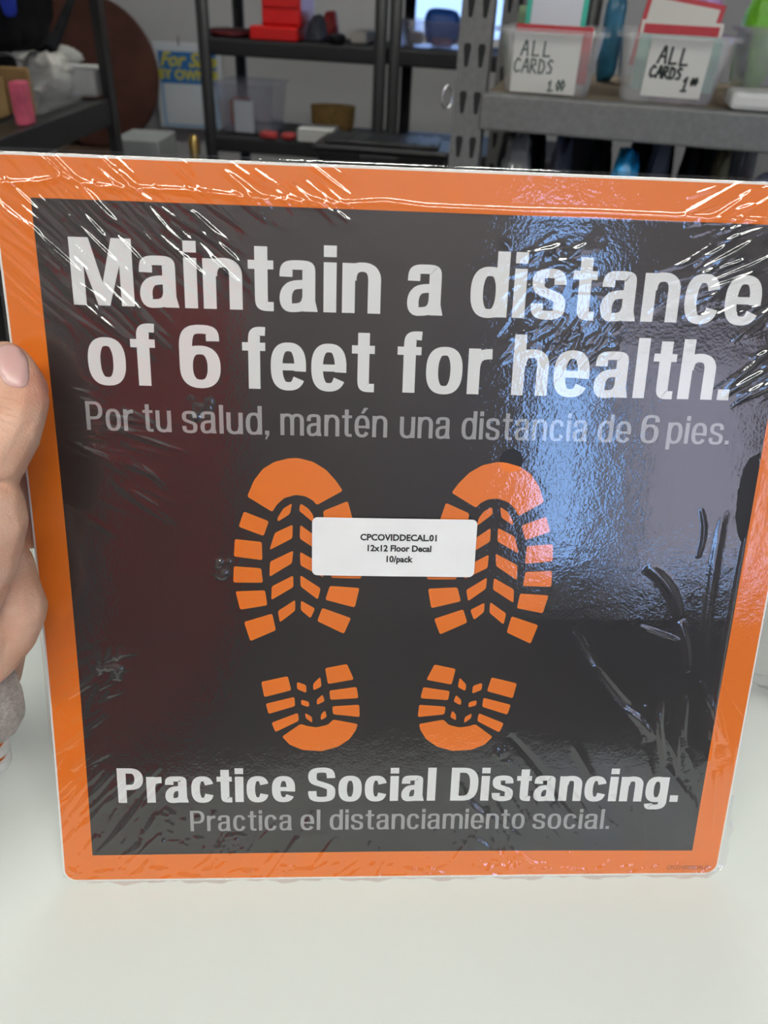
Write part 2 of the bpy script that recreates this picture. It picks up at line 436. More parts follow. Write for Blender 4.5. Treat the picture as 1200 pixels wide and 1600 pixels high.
def fill_grid(poly, step=0.006):
    """Fill a closed outline with small faces so that it can follow the bend of the sheet."""
    bm = bmesh.new()
    vs = [bm.verts.new((x, y, 0)) for x, y in poly]
    es = [bm.edges.new((vs[i], vs[(i + 1) % len(vs)])) for i in range(len(vs))]
    bmesh.ops.triangle_fill(bm, edges=es, use_beauty=True, use_dissolve=False, normal=(0, 0, 1))
    xs = [p[0] for p in poly]; ys = [p[1] for p in poly]
    for ax, lo, hi in ((0, min(xs), max(xs)), (1, min(ys), max(ys))):
        k = math.floor(lo / step) + 1
        while k * step < hi - 1e-6:
            co = [0, 0, 0]; no = [0, 0, 0]; co[ax] = k * step; no[ax] = 1
            bmesh.ops.bisect_plane(bm, geom=bm.verts[:] + bm.edges[:] + bm.faces[:], plane_co=co, plane_no=no, dist=1e-7); k += 1
    for f in bm.faces:
        if f.normal.z < 0: f.normal_flip()
    return bm

def sheet_part(name, polys, h, material, parent, step=0.006, smooth=True):
    """Printed shapes in sheet coordinates laid onto the sheet at height h."""
    V, F = [], []
    for poly in polys:
        bm = fill_grid(poly, step); bm.verts.index_update(); o = len(V)
        V += [(v.co.x, v.co.y) for v in bm.verts]; F += [tuple(o + v.index for v in f.verts) for f in bm.faces]; bm.free()
    a = np.array(V); pts = P(a[:, 0], a[:, 1], np.full(len(a), h))
    return obj(name, pymesh(name, pts, F, smooth), material, parent)

def decal_sheet(k, front=False):
    th = 0.00042; h1 = -k * th; h0 = h1 - th * 0.9
    rng = random.Random(k); du = rng.uniform(-0.0004, 0.0004); dv = 0.00009 * k + rng.uniform(-0.0001, 0.0001)
    e = 0.0002
    out = rrect(-H - e + du, H + e + du, -H + 0.0002, H + e + dv, 0.0055)
    bm = fill_grid(out); bm.verts.index_update()
    a = np.array([(v.co.x, v.co.y) for v in bm.verts]); n = len(a)
    F = [tuple(v.index for v in f.verts) for f in bm.faces]
    B = [ed for ed in bm.edges if len(ed.link_faces) == 1]
    F2 = [tuple(i + n for i in reversed(f)) for f in F]
    side = []
    for ed in B:
        l = ed.link_loops[0]; i, j = l.vert.index, l.link_loop_next.vert.index
        side.append((j, i, i + n, j + n))
    bm.free()
    pts = np.concatenate([P(a[:, 0], a[:, 1], np.full(n, h1)), P(a[:, 0], a[:, 1], np.full(n, h0))])
    return obj('decal_sheet', pymesh('decal_sheet', pts, F + F2 + side), M['liner'], pack)

sheets = [decal_sheet(k) for k in range(10)]
front = sheets[0]
front['label'] = 'front decal with orange border, black panel and lettering'
sheet_part('orange_border', [rrect(-H + 0.0005, H - 0.0003, -H + 0.0008, H - 0.0004, 0.0052)], 0.00006, M['orange'], front)
sheet_part('black_panel', [[(-0.1392, -0.1389), (0.1391, -0.1389), (0.1391, 0.1385), (-0.1392, 0.1385)]], 0.00012, M['black'], front)

# ---------------- lettering: a condensed grotesque drawn stroke by stroke, x-height = 1
def arc(cx, cy, rx, ry, a0, a1, e=2.5, n=18):
    out = []
    for i in range(n + 1):
        a = math.radians(a0 + (a1 - a0) * i / n); c, s = math.cos(a), math.sin(a)
        out.append((cx + rx * math.copysign(abs(c) ** (2 / e), c), cy + ry * math.copysign(abs(s) ** (2 / e), s)))
    return out
def bez(p0, p1, p2, p3, n=10):
    return [tuple((1 - t) ** 3 * a + 3 * (1 - t) ** 2 * t * b + 3 * (1 - t) * t * t * c + t ** 3 * d for a, b, c, d in zip(p0, p1, p2, p3)) for t in [i / n for i in range(n + 1)]]
def ln(p, q, n=6):
    return [(p[0] + (q[0] - p[0]) * i / n, p[1] + (q[1] - p[1]) * i / n) for i in range(n + 1)]
class Quad(list):
    lay = 6
class Pen:
    def __init__(s, sv, sh): s.sv, s.sh, s.q, s.n = sv, sh, [], -1
    def add(s, k): k = Quad(k); k.lay = s.n; s.q.append(k)
    def rect(s, x0, x1, y0, y1, n=None):
        s.n += 1; n = n or max(1, int((y1 - y0) / 0.25)); k = max(1, int((x1 - x0) / 0.25))
        for i in range(n):
            for j in range(k):
                a, b = y0 + (y1 - y0) * i / n, y0 + (y1 - y0) * (i + 1) / n; c, d = x0 + (x1 - x0) * j / k, x0 + (x1 - x0) * (j + 1) / k
                s.add([(c, a), (d, a), (d, b), (c, b)])
    def quad(s, a, b, c, d, n=6):
        L = lambda p, q, t: (p[0] + (q[0] - p[0]) * t, p[1] + (q[1] - p[1]) * t)
        s.n += 1
        for i in range(n): s.add([L(a, d, i / n), L(b, c, i / n), L(b, c, (i + 1) / n), L(a, d, (i + 1) / n)])
    def stroke(s, pts, closed=False, kv=1.0, kh=1.0, w0=None, w1=None):
        s.n += 1; P_ = [pts[0]]
        for p in pts[1:]:
            if abs(p[0] - P_[-1][0]) + abs(p[1] - P_[-1][1]) > 1e-4: P_.append(p)
        if closed and abs(P_[0][0] - P_[-1][0]) + abs(P_[0][1] - P_[-1][1]) < 1e-4: P_.pop()
        n = len(P_); L, Rr = [], []
        for i in range(n):
            a = P_[(i - 1) % n] if closed or i else P_[0]; b = P_[(i + 1) % n] if closed or i < n - 1 else P_[-1]
            tx, ty = b[0] - a[0], b[1] - a[1]; l = math.hypot(tx, ty) or 1; nx, ny = -ty / l, tx / l
            w = 0.5 * math.hypot(nx * s.sv * kv, ny * s.sh * kh)
            L.append((P_[i][0] + nx * w, P_[i][1] + ny * w)); Rr.append((P_[i][0] - nx * w, P_[i][1] - ny * w))
        for i in range(n if closed else n - 1):
            j = (i + 1) % n; s.add([Rr[i], Rr[j], L[j], L[i]])

CAP = 1.33
def glyph(ch, v, h):
    p = Pen(v, h); w = 0.77; o = 0.02
    if ch in 'áéíóú':
        q, w = glyph('aeiou'['áéíóú'.index(ch)], v, h)
        q.append([(w * .40, 1.10), (w * .40 + v * .75, 1.10), (w * .40 + v * 1.9, 1.37), (w * .40 + v * .8, 1.37)]); return q, w
    if ch == 'o': p.stroke(arc(w / 2, .5, (w - v) / 2, .5 + o - h / 2, 0, 360, 2.5, 40), True)
    elif ch in 'nh':
        p.rect(0, v, 0, 1 if ch == 'n' else CAP)
        p.stroke(arc((w + v * .1) / 2, .66, (w - v * 1.1) / 2, .36 - h / 2, 180, 0, 2.3, 24) + ln((w - v / 2, .6), (w - v / 2, 0)))
    elif ch == 'm':
        w = 1.2; p.rect(0, v, 0, 1); a = (w - v) / 2
        for x in (0, a): p.stroke(arc(x + v / 2 + a / 2, .68, a / 2, .34 - h / 2, 180, 0, 2.3, 20) + ln((x + v / 2 + a, .6), (x + v / 2 + a, 0)))
    elif ch == 'u':
        p.rect(w - v, w, 0, 1)
        p.stroke(ln((v / 2, 1), (v / 2, .4)) + arc(w / 2 - v * .05, .34, (w - v * 1.1) / 2, .36 - h / 2, 180, 360, 2.3, 24))
    elif ch == 'r':
        w = .50; p.rect(0, v, 0, 1); p.stroke(bez((v / 2, .58), (v / 2 + .02, .84), (.26, 1 - h * .62), (w, 1 - h * .6), 12), kh=1.2)
    elif ch == 'i': w = v; p.rect(0, v, 0, 1); p.rect(0, v, CAP - .225, CAP)
    elif ch == 'l': w = v; p.rect(0, v, 0, CAP)
    elif ch == 't':
        w = .50; x = .13 + v / 2; p.rect(0, w, 1 - h * .95, 1)
        p.stroke(ln((x, 1.27), (x, .3)) + bez((x, .3), (x, .05), (x + .03, h * .45), (w, h * .44), 10))
    elif ch == 'f':
        w = .50; x = .13 + v / 2; p.rect(0, w, 1 - h * .95, 1)
        p.stroke(ln((x, 0), (x, 1.0)) + bez((x, 1.0), (x, 1.26), (x + .04, CAP + .01 - h / 2), (w, CAP - h / 2), 10))
    elif ch == 'a':
        w = .76; r = w - .05
        p.stroke(bez((v * .52, .69), (v * .52, .92), (w * .22, 1 + o - h / 2), (w * .48, 1 + o - h / 2)) + bez((w * .48, 1 + o - h / 2), (w * .78, 1 + o - h / 2), (r - v / 2, .93), (r - v / 2, .70)) + ln((r - v / 2, .70), (r - v / 2, .14)))
        p.q += [[(r - v, .14), (r - v * .92, 0), (w, 0), (r, .14)], [(r, .14), (w, 0), (w - .004, .03), (r, .22)]]
        p.stroke(bez((r - v / 2, .60), (r - v / 2 - .03, .5), (w * .36, .60), (v * .72, .45)) + bez((v * .72, .45), (v * .36, .36), (v * .36, .03), (w * .36, h / 2 - o)) + bez((w * .36, h / 2 - o), (w * .62, h / 2 - o), (r - v / 2, .14), (r - v / 2, .40)), kv=.95, kh=.95)
    elif ch == 'e':
        p.stroke(arc(w / 2, .5, (w - v) / 2, .5 + o - h / 2, -9, 328, 2.5, 40)); p.rect(v * .5, w - v * .4, .42, .42 + h * .82)
    elif ch == 'c': w = .74; p.stroke(arc(w / 2, .5, (w - v) / 2, .5 + o - h / 2, 22, 338, 2.5, 40))
    elif ch in 'dpqbg':
        p.stroke(arc(w / 2, .5, (w - v) / 2, .5 + o - h / 2, 0, 360, 2.5, 40), True)
        if ch == 'd': p.rect(w - v, w, 0, CAP)
        if ch == 'p': p.rect(0, v, -.30, 1)
        if ch == 'g':
            p.stroke(ln((w - v / 2, 1), (w - v / 2, 0)) + bez((w - v / 2, 0), (w - v / 2, -.22), (w * .6, -.32 + h / 2), (w * .47, -.32 + h / 2)) + bez((w * .47, -.32 + h / 2), (w * .25, -.32 + h / 2), (v * .6, -.25), (v * .55, -.08)))
    elif ch in 'sS':
        w = .72 if ch == 's' else .90; k = 1 if ch == 's' else CAP
        y = lambda q: q * k; b = h / 2 - o; t = k + o - h / 2; L, R2 = v * .5, w - v * .5
        p.stroke(bez((R2 - .01, y(.70)), (R2 - .01, t - .02), (w * .70, t), (w * .5, t)) + bez((w * .5, t), (w * .24, t), (L, t - .05 * k), (L, y(.74))) + bez((L, y(.74)), (L, y(.54)), (w * .38, y(.555)), (w * .56, y(.49)))
                 + bez((w * .56, y(.49)), (R2 + .02, y(.42)), (R2, y(.36)), (R2, y(.26))) + bez((R2, y(.26)), (R2, b + .04 * k), (w * .76, b), (w * .5, b)) + bez((w * .5, b), (w * .2, b), (L, b + .06), (L, y(.31))), kv=.98)
    elif ch == 'M':
        w = 1.20; p.rect(0, v, 0, CAP); p.rect(w - v, w, 0, CAP)
        p.quad((w / 2 - .45 * v, 0), (w / 2 + .45 * v, 0), (1.5 * v, CAP), (.4 * v, CAP)); p.quad((w / 2 - .45 * v, 0), (w / 2 + .45 * v, 0), (w - .4 * v, CAP), (w - 1.5 * v, CAP))
    elif ch == 'P':
        w = .84; p.rect(0, v, 0, CAP); y0 = .50 + h / 2; y1 = CAP - h / 2
        p.stroke(ln((v / 2, y1), (w * .5, y1)) + arc(w * .5, (y0 + y1) / 2, w * .5 - v / 2, (y1 - y0) / 2, 90, -90, 2.3, 24) + ln((w * .5, y0), (v / 2, y0)))
    elif ch == 'D':
        w = .92; p.rect(0, v, 0, CAP); y0, y1 = h / 2, CAP - h / 2
        p.stroke(ln((v / 2, y1), (w * .42, y1)) + arc(w * .42, CAP / 2, w * .58 - v / 2, (y1 - y0) / 2, 90, -90, 2.6, 30) + ln((w * .42, y0), (v / 2, y0)))
    elif ch == '6':
        w = .80; p.stroke(arc(w / 2, .44, (w - v) / 2, .46 - h / 2, 0, 360, 2.4, 40), True)
        p.stroke(ln((v / 2, .44), (v / 2, .85)) + bez((v / 2, .85), (v / 2, 1.2), (w * .3, CAP + .01 - h / 2), (w * .53, CAP + .01 - h / 2)) + bez((w * .53, CAP + .01 - h / 2), (w * .8, CAP + .01 - h / 2), (w - v * .55, 1.2), (w - v * .55, 1.0)))
    elif ch == '.': w = v; p.rect(0, v, 0, v * .95)
    elif ch == ',':
        w = v; p.rect(0, v, 0, v * .95); p.quad((v * .02, -.20), (v * .30, -.24), (v, .0), (v * .45, .0)); 
    return p.q, w

def lettering(words, base, xh, v, h, gap, hz, material, name='lettering', lab=None):
    """One printed line; each word is set between its own left and right ends on the sheet."""
    Vt, F, Hz = [], [], []
    for text, u0, u1 in words:
        x = 0; Q = []
        for ch in text:
            q, w = glyph(ch, v, h)
            Q += [(getattr(k, 'lay', 6), [(a + x, b) for a, b in k]) for k in q]; x += w + gap
        x -= gap; sx = (u1 - u0) / x
        for lay, k in Q:
            Hz += [hz + lay * 1.2e-5] * 4; o = len(Vt); Vt += [(u0 + a * sx, base + b * xh) for a, b in k]
            ar = sum(k[i][0] * k[(i + 1) % 4][1] - k[(i + 1) % 4][0] * k[i][1] for i in range(4))
            F.append(tuple(range(o, o + 4)) if ar > 0 else tuple(range(o + 3, o - 1, -1)))
    a = np.array(Vt)
    o = obj(name, pymesh(name, P(a[:, 0], a[:, 1], np.array(Hz)), F, True), material, front)
    if lab: o['label'] = lab
    return o
mm = lambda ws: [(t, a * .001, b * .001) for t, a, b in ws]
lettering(mm([('Maintain', -127.7, -15.7), ('a', -5.9, 7.5), ('distance', 17.6, 128.5)]), .1026, .0176, .255, .185, .115, .0002, M['white_ink'], lab='large white headline, first line')
lettering(mm([('of', -124.4, -99.2), ('6', -90.3, -75.1), ('feet', -66.9, -17.3), ('for', -8.7, 27.4), ('health.', 35.6, 121.7)]), .0737, .0172, .255, .185, .115, .0002, M['white_ink'], lab='large white headline, second line')
lettering(mm([('Por', -127, -109), ('tu', -105.4, -94.6), ('salud,', -90.5, -57.2), ('mantén', -52.9, -11.7), ('una', -6.8, 12.9), ('distancia', 17.3, 67.2), ('de', 71.3, 84.6), ('6', 88.5, 95.7), ('pies.', 99.2, 124.7)]), .0561, .0083, .20, .135, .14, .0002, M['grey_ink'], lab='small grey line in Spanish under the headline')
BL = {}
lettering(mm([('Practice', -126.1, -47.8), ('Social', -42, 15.7), ('Distancing.', 22.6, 128.1)]), -.1120, .0131, .28, .20, .10, .0002, M['white_ink'], lab='white closing line')
lettering(mm([('Practica', -94.9, -49.2), ('el', -45.4, -36.4), ('distanciamiento', -32.1, 57.9), ('social.', 61.7, 97.8)]), -.1270, .0080, .20, .135, .14, .0002, M['grey_ink'], lab='small grey closing line in Spanish')

# ---------------- boot prints
def unproject(px, py):
    """Point of the flat sheet seen along a sight line of the photograph."""
    d = ray(px, py); o = CAM
    t = ((PC - o) @ PN) / (d @ PN); q = o + d * t - PC
    return float(q @ PU), float(q @ PV)
TREAD = [
 [(733,215),(760,180),(800,140),(850,112),(905,100),(940,103),(990,118),(1030,145),(1060,190),(1080,250),(985,303),(970,275),(945,250),(905,237),(870,240),(840,255),(825,272)],
 [(712,253),(800,293),(790,345),(688,322)], [(672,350),(785,368),(780,422),(657,408)], [(645,440),(755,452),(752,540),(641,540)],
 [(645,575),(755,570),(768,622),(657,648)], [(668,688),(777,652),(792,702),(690,748)],
 [(885,268),(888,295),(828,340),(835,310),(855,285)], [(880,347),(878,398),(805,442),(802,400)], [(873,447),(868,497),(780,540),(790,490)], [(866,533),(862,575),(795,622),(788,580)], [(857,627),(855,662),(817,692),(803,655)],
 [(915,268),(945,288),(965,325),(962,338),(920,308)], [(907,347),(970,380),(985,444),(905,398)], [(898,443),(980,487),(978,543),(900,490)], [(892,535),(967,578),(965,628),(888,578)], [(878,625),(938,668),(928,710),(875,665)],
 [(995,338),(1088,305),(1103,362),(1010,393)], [(1015,415),(1113,408),(1112,472),(1008,482)], [(1010,512),(1110,508),(1107,568),(1000,565)], [(990,593),(1097,600),(1075,667),(978,648)], [(958,678),(1058,712),(1030,783),(940,740)],
 [(670,863),(750,880),(735,940),(640,922)], [(628,950),(728,965),(722,1000),(618,993)], [(613,1018),(713,1025),(708,1055),(608,1065)],
 [(613,1092),(705,1075),(725,1095),(765,1105),(800,1100),(825,1092),(890,1140),(860,1170),(810,1190),(740,1195),(680,1178),(640,1150),(618,1115)],
 [(885,912),(980,935),(965,992),(868,965)], [(855,990),(958,1017),(945,1055),(850,1025)], [(838,1050),(932,1088),(915,1123),(832,1080)],
 [(765,913),(790,940),(787,965),(758,950)], [(850,933),(848,960),(812,975),(815,945)], [(752,980),(772,1000),(770,1020),(742,1005)], [(830,1000),(828,1020),(798,1028),(800,1008)], [(738,1040),(752,1055),(752,1078),(730,1065)], [(812,1050),(808,1070),(782,1088),(785,1065)]]
def soften(poly, r=0.0009):
    out = []
    n = len(poly)
    for i in range(n):
        p = np.array(poly[i]); a = np.array(poly[i - 1]); b = np.array(poly[(i + 1) % n])
        la, lb = np.linalg.norm(a - p), np.linalg.norm(b - p)
        qa = p + (a - p) / la * min(r, la * .4); qb = p + (b - p) / lb * min(r, lb * .4)
        for t in (0, .33, .67, 1): out.append(tuple((1 - t) ** 2 * qa + 2 * t * (1 - t) * p + t * t * qb))
    return out
tread_uv = [soften([unproject(400 + x / 2.4, 680 + y / 2.4) for x, y in poly]) for poly in TREAD]
MIR = -0.0137
sheet_part('boot_print', tread_uv, 0.0002, M['boot'], front, 0.01)['label'] = 'right boot print in orange'
sheet_part('boot_print', [[(MIR - u, v) for u, v in poly][::-1] for poly in tread_uv], 0.0002, M['boot'], front, 0.01)['label'] = 'left boot print in orange'

# ---------------- small type
def type_part(name, text, u, v, size, hz, material, parent, align='CENTER', bold=0.0, sx=1.0, sub=False):
    cu = bpy.data.curves.new(name, 'FONT'); cu.body = text; cu.size = size; cu.align_x = align; cu.offset = bold; cu.resolution_u = 3
    t = bpy.data.objects.new(name, cu); C.objects.link(t)
    dg = bpy.context.evaluated_depsgraph_get(); dg.update()
    me = bpy.data.meshes.new_from_object(t.evaluated_get(dg)); bpy.data.objects.remove(t); bpy.data.curves.remove(cu)
    co = np.array([(w.co.x * sx, w.co.y) for w in me.vertices])
    return co, [tuple(p.vertices) for p in me.polygons]
def printed(name, lines, hz, material, parent):
    Vt, F = [], []
    for text, u, v, size, bold, sx in lines:
        co, fs = type_part(name, text, 0, 0, size, hz, material, parent, bold=bold, sx=sx)
        o = len(Vt); Vt += [(u + x, v + y) for x, y in co]; F += [tuple(o + i for i in f) for f in fs]
    a = np.array(Vt)
    return obj(name, pymesh(name, P(a[:, 0], a[:, 1], np.full(len(a), hz)), F), material, parent)
printed('lettering', [('CPCOVIDDECAL.01', .1385, -.1494, .0031, 0, .78)], .0002, M['small_ink'], front)

# ---------------- shrink film: a real wrinkled surface over the sheets
HB = 0.00085
def film():
    N = 880; E = 0.0026
    g = np.linspace(-H - E, H + E, N); U, V = np.meshgrid(g, g, indexing='ij')
    du = g[1] - g[0]
    Z = np.full((N, N), HB)
    rng = np.random.default_rng(7)
    # broad slackness
    for _ in range(26):
        k = rng.normal(0, 1, 2); k = k / np.linalg.norm(k) * rng.uniform(60, 170); Z += rng.uniform(.3, 1) * 0.00022 / (np.linalg.norm(k) / 60) ** 1.6 * np.sin(U * k[0] + V * k[1] + rng.uniform(0, 6.28)) * 0.3
    def ridge(p0, p1, sig, hgt, curve=0.0, taper=True):
        p0, p1 = np.array(p0, float), np.array(p1, float); d = p1 - p0; L = np.linalg.norm(d)
        if L < 1e-5: return
        d /= L; n = np.array([-d[1], d[0]]); pad = 4 * sig + abs(curve)
        lo = np.minimum(p0, p1) - pad; hi = np.maximum(p0, p1) + pad
        i0, j0 = np.clip(((lo - g[0]) / du).astype(int), 0, N - 1); i1, j1 = np.clip(((hi - g[0]) / du).astype(int) + 2, 0, N)
        if i1 <= i0 or j1 <= j0: return
        u, v = U[i0:i1, j0:j1] - p0[0], V[i0:i1, j0:j1] - p0[1]
        s = (u * d[0] + v * d[1]) / L; t = u * n[0] + v * n[1] - curve * 4 * s * (1 - s)
        w = np.where((s > 0) & (s < 1), np.sin(np.pi * np.clip(s, 0, 1)) ** 0.6, 0) if taper else np.where((s >= 0) & (s <= 1), 1, 0)
        Z[i0:i1, j0:j1] += hgt * w * np.exp(-(t / sig) ** 2 / 2)
    R_ = rng.uniform
    def fan(cx, cy, a, spread, n, l0, l1, box_u, box_v, sig=(.0005, .0009), hg=(.00012, .00036)):
        for _ in range(n):
            p = np.array([R_(*box_u), R_(*box_v)])
            an = math.radians(a + rng.normal(0, spread)); L = R_(l0, l1); s = R_(*sig)
            d = np.array([math.cos(an), math.sin(an)]); ridge(p - d * L / 2, p + d * L / 2, s, R_(*hg) * s / .001, R_(-.0005, .0005))
    # top left corner: long streaks running down to the right
    fan(0, 0, -42, 5, 95, .012, .045, (-.15, -.10), (.095, .152), (.0004, .0007), (.0002, .00085))
    fan(0, 0, -40, 5, 40, .012, .040, (-.11, -.07), (.115, .152), (.0004, .0007), (.0002, .00085))
    fan(0, 0, -38, 6, 26, .008, .025, (-.07, -.03), (.138, .152), (.0004, .0007), (.0002, .00085))
    # top right corner: streaks running down to the left
    fan(0, 0, 28, 7, 110, .010, .035, (.095, .152), (.105, .152), (.0004, .0007), (.00015, .0007)); fan(0, 0, 32, 7, 45, .010, .03, (.125, .152), (.075, .11), (.0004, .0007), (.0002, .00085))
    # crumpled patch over the word on the right
    fan(0, 0, 15, 25, 55, .004, .018, (.028, .062), (.088, .130), (.0005, .0009)); fan(0, 0, 40, 14, 60, .004, .012, (.030, .075), (.086, .100), (.0005, .0008))
    # bottom left and right corners
    fan(0, 0, 55, 9, 70, .010, .035, (-.152, -.112), (-.152, -.10), (.0005, .0009), (.0002, .0006)); fan(0, 0, 62, 14, 40, .008, .028, (-.10, -.02), (-.152, -.125), (.0005, .0009), (.0002, .0006))
    fan(0, 0, 118, 10, 70, .010, .04, (.03, .112), (-.152, -.11), (.0005, .0009), (.0002, .0006)); fan(0, 0, 108, 10, 60, .012, .04, (.105, .152), (-.152, -.06), (.0005, .0009), (.0002, .0006))
    fan(0, 0, 75, 12, 30, .008, .02, (-.02, .06), (-.152, -.128), (.0005, .0009), (.0002, .0006))
    # left side, round the thumb
    fan(0, 0, -12, 8, 24, .015, .04, (-.135, -.10), (.045, .075)); fan(0, 0, -30, 8, 14, .015, .04, (-.135, -.10), (.02, .05)); fan(0, 0, 40, 10, 16, .01, .03, (-.152, -.135), (-.10, -.03))
    fan(0, 0, 30, 20, 14, .008, .02, (-.135, -.12), (-.06, -.035), (.0006, .001))
    # small puckers
    for cx, cy, r, n in ((-.075, .0, .004, 22), (-.126, -.045, .005, 22), (.045, -.087, .004, 14), (-.078, -.135, .007, 22), (-.083, .066, .004, 12), (-.10, -.125, .009, 20)):
        fan(0, 0, R_(0, 180), 50, n, .002, .007, (cx - r, cx + r), (cy - r, cy + r), (.0005, .0008), (.0002, .0005))
    # faint highlights along the bottom rim
    fan(0, 0, 10, 20, 60, .004, .014, (-.15, .15), (-.152, -.145), (.0005, .0008), (.0003, .0008))
    # creases on the right, dent lines
    for p, q, s, hg, c in ((( .098, .0045), (.1155, -.020), .0016, .0013, .003), ((.1155, -.020), (.123, -.045), .0014, .001, .001), ((.070, -.022), (.082, -.042), .0012, -.0009, .0), ((.082, -.042), (.103, -.066), .0012, -.0011, -.001),
                           ((.0985, -.023), (.118, -.030), .0007, .0006, 0), ((.117, .030), (.119, .008), .0007, .0007, .002), ((.098, -.062), (.113, -.078), .0013, .0011, 0), ((.076, -.080), (.090, -.106), .0015, .001, 0),
                           ((.047, -.077), (.093, -.135), .0013, -.0010, .001), ((.05, -.135), (.068, -.150), .001, .0008, 0), ((.127, .03), (.131, -.06), .0016, .0006, -.002)):
        ridge(p, q, s * .8, hg * .65, c)
    # weld seams along the top and the right
    xs = [(-.152, .1425), (-.136, .1435), (-.127, .1455), (-.1163, .1428), (-.085, .1425), (-.0608, .1408), (-.03, .1400), (-.0154, .1413), (.0, .1400), (.0308, .1398), (.06, .1402), (.102, .1398), (.152, .1392)]
    for a, b in zip(xs, xs[1:]): ridge(a, b, .0007, .0006, 0, False)
    for a, b in zip([(.1385, .05), (.1376, .014), (.137, -.03), (.1377, -.0704)], [(.1376, .014), (.137, -.03), (.1377, -.0704), (.1395, -.09)]): ridge(a, b, .0006, .0005, 0, False)
    Z = np.maximum(Z, 0.00032)
    # over the edge: the film runs round the rim of the stack
    ed = np.maximum(np.abs(U), np.abs(V)) - H
    ex = np.clip(ed - 0.0006, 0, None); Z = Z - np.clip(ex / 0.0006, 0, 6) ** 1.4 * 0.0006
    # vent holes
    keep = np.ones((N, N), bool)
    hole = ((U - .0377) ** 2 + (V - .0480) ** 2) < .0045 ** 2
    def inside(poly):
        r = np.zeros((N, N), bool); n = len(poly)
        for i in range(n):
            x0, y0 = poly[i]; x1, y1 = poly[(i + 1) % n]
            c = ((y0 > V) != (y1 > V)) & (U < (x1 - x0) * (V - y0) / ((y1 - y0) or 1e-9) + x0); r ^= c
        return r
    eye = [unproject(*q) for q in ((1185, 708), (1170, 716), (1160, 733), (1152, 767), (1148, 808), (1152, 835), (1158, 846), (1166, 825), (1172, 795), (1181, 745))]
    semi = [unproject(*q) for q in ((1112, 1155), (1104, 1156), (1097, 1161), (1096, 1168), (1102, 1181), (1108, 1187), (1111, 1170))]
    hole |= inside(eye) | inside(semi)
    # rim of each hole stands up a little
    idx = -np.ones(N * N, int)
    pts = P(U.ravel(), V.ravel(), Z.ravel())
    a = (np.arange(N - 1)[:, None] * N + np.arange(N - 1)[None, :])
    hk = ~(hole[:-1, :-1] | hole[1:, :-1] | hole[:-1, 1:] | hole[1:, 1:])
    # rounded film corners
    cor = np.clip(np.abs(U) - (H + E - .007), 0, None) ** 2 + np.clip(np.abs(V) - (H + E - .007), 0, None) ** 2 > .007 ** 2
    hk &= ~(cor[:-1, :-1] | cor[1:, :-1] | cor[:-1, 1:] | cor[1:, 1:])
    q = a[hk]; F = np.stack([q, q + N, q + N + 1, q + 1], 1)
    me = bpy.data.meshes.new('shrink_film')
    used = np.unique(F); remap = np.zeros(N * N, int); remap[used] = np.arange(len(used)); F = remap[F]; pts = pts[used]
    me.vertices.add(len(pts)); me.vertices.foreach_set('co', pts.astype(np.float32).ravel())
    me.loops.add(F.size); me.loops.foreach_set('vertex_index', F.astype(np.int32).ravel())
    me.polygons.add(len(F)); me.polygons.foreach_set('loop_start', np.arange(0, F.size, 4, dtype=np.int32))
    me.polygons.foreach_set('use_smooth', np.ones(len(F), bool))
    me.update(calc_edges=True); me.validate()
    o = obj('shrink_film', me, M['film'], pack); o['label'] = 'clear wrinkled shrink film'
    return o
film()

# ---------------- loose film left over along the bottom edge and at the lower right corner
def film_fin():
    rng = random.Random(5); vs, fs = [], []; n = 240; path = []
    for i in range(n + 1): path.append((-H + .006 + (2 * H - .012) * i / n, -H + .0004, 0))
    for i in range(26): path.append((H + .0009, -H + .003 + .0016 * i, 1))
    ph = [rng.uniform(0, 6.28) for _ in range(6)]
    for i, (u, v, side) in enumerate(path):
        wv = .0014 + .0009 * math.sin(i * .21 + ph[0]) + .0007 * math.sin(i * .53 + ph[1]) + (.0035 * math.exp(-((i - n - 6) / 9) ** 2))
        wv = max(.0005, wv); q = .0005 * math.sin(i * .9 + ph[2])
        for k in range(4):
            t = k / 3
            if side: a = (u + wv * t, v, -.0012 + q * t)
            else: a = (u, v + .0001 + .0003 * abs(math.sin(i * .7)) * t, .0008 + wv * t)
            vs.append(a)
    for i in range(len(path) - 1):
        for k in range(3): fs.append((i * 4 + k, (i + 1) * 4 + k, (i + 1) * 4 + k + 1, i * 4 + k + 1))
    a = np.array(vs); o = obj('film_fin', pymesh('film_fin', P(a[:, 0], a[:, 1], a[:, 2]), fs, True), M['fin'], pack); o['label'] = 'loose clear film edge'
film_fin()

# ---------------- sticker on the film
st = sheet_part('sticker', [rrect(-.0405, .0258, -.0011, .0236, .0022)], .0016, M['paper'], pack, .008)
st['label'] = 'white stock sticker with three lines of type'
printed('lettering', [('CPCOVIDDECAL.01', -.0055, .0144, .0037, .00012, .98), ('12x12 Floor Decal', -.0055, .0098, .0037, .00012, .95), ('10/pack', -.0055, .0052, .0037, .00012, .95)], .0018, M['dark_ink'], st)

# ================================================================== the hand that holds the pack
def off_pack(px, py, h):
    """Point on the sight line at height h off the face of the pack."""
    d = ray(px, py); o = PC + PN * h
    t = ((o - CAM) @ PN) / (d @ PN); return CAM + d * t
def at_depth(px, py, z):
    return CAM + ray(px, py) * z
def px_r(p, rpx):
    """Radius in metres of something rpx pixels wide at point p."""
    q = W.T @ (p - CAM); return rpx / 1200.0 * q[2]

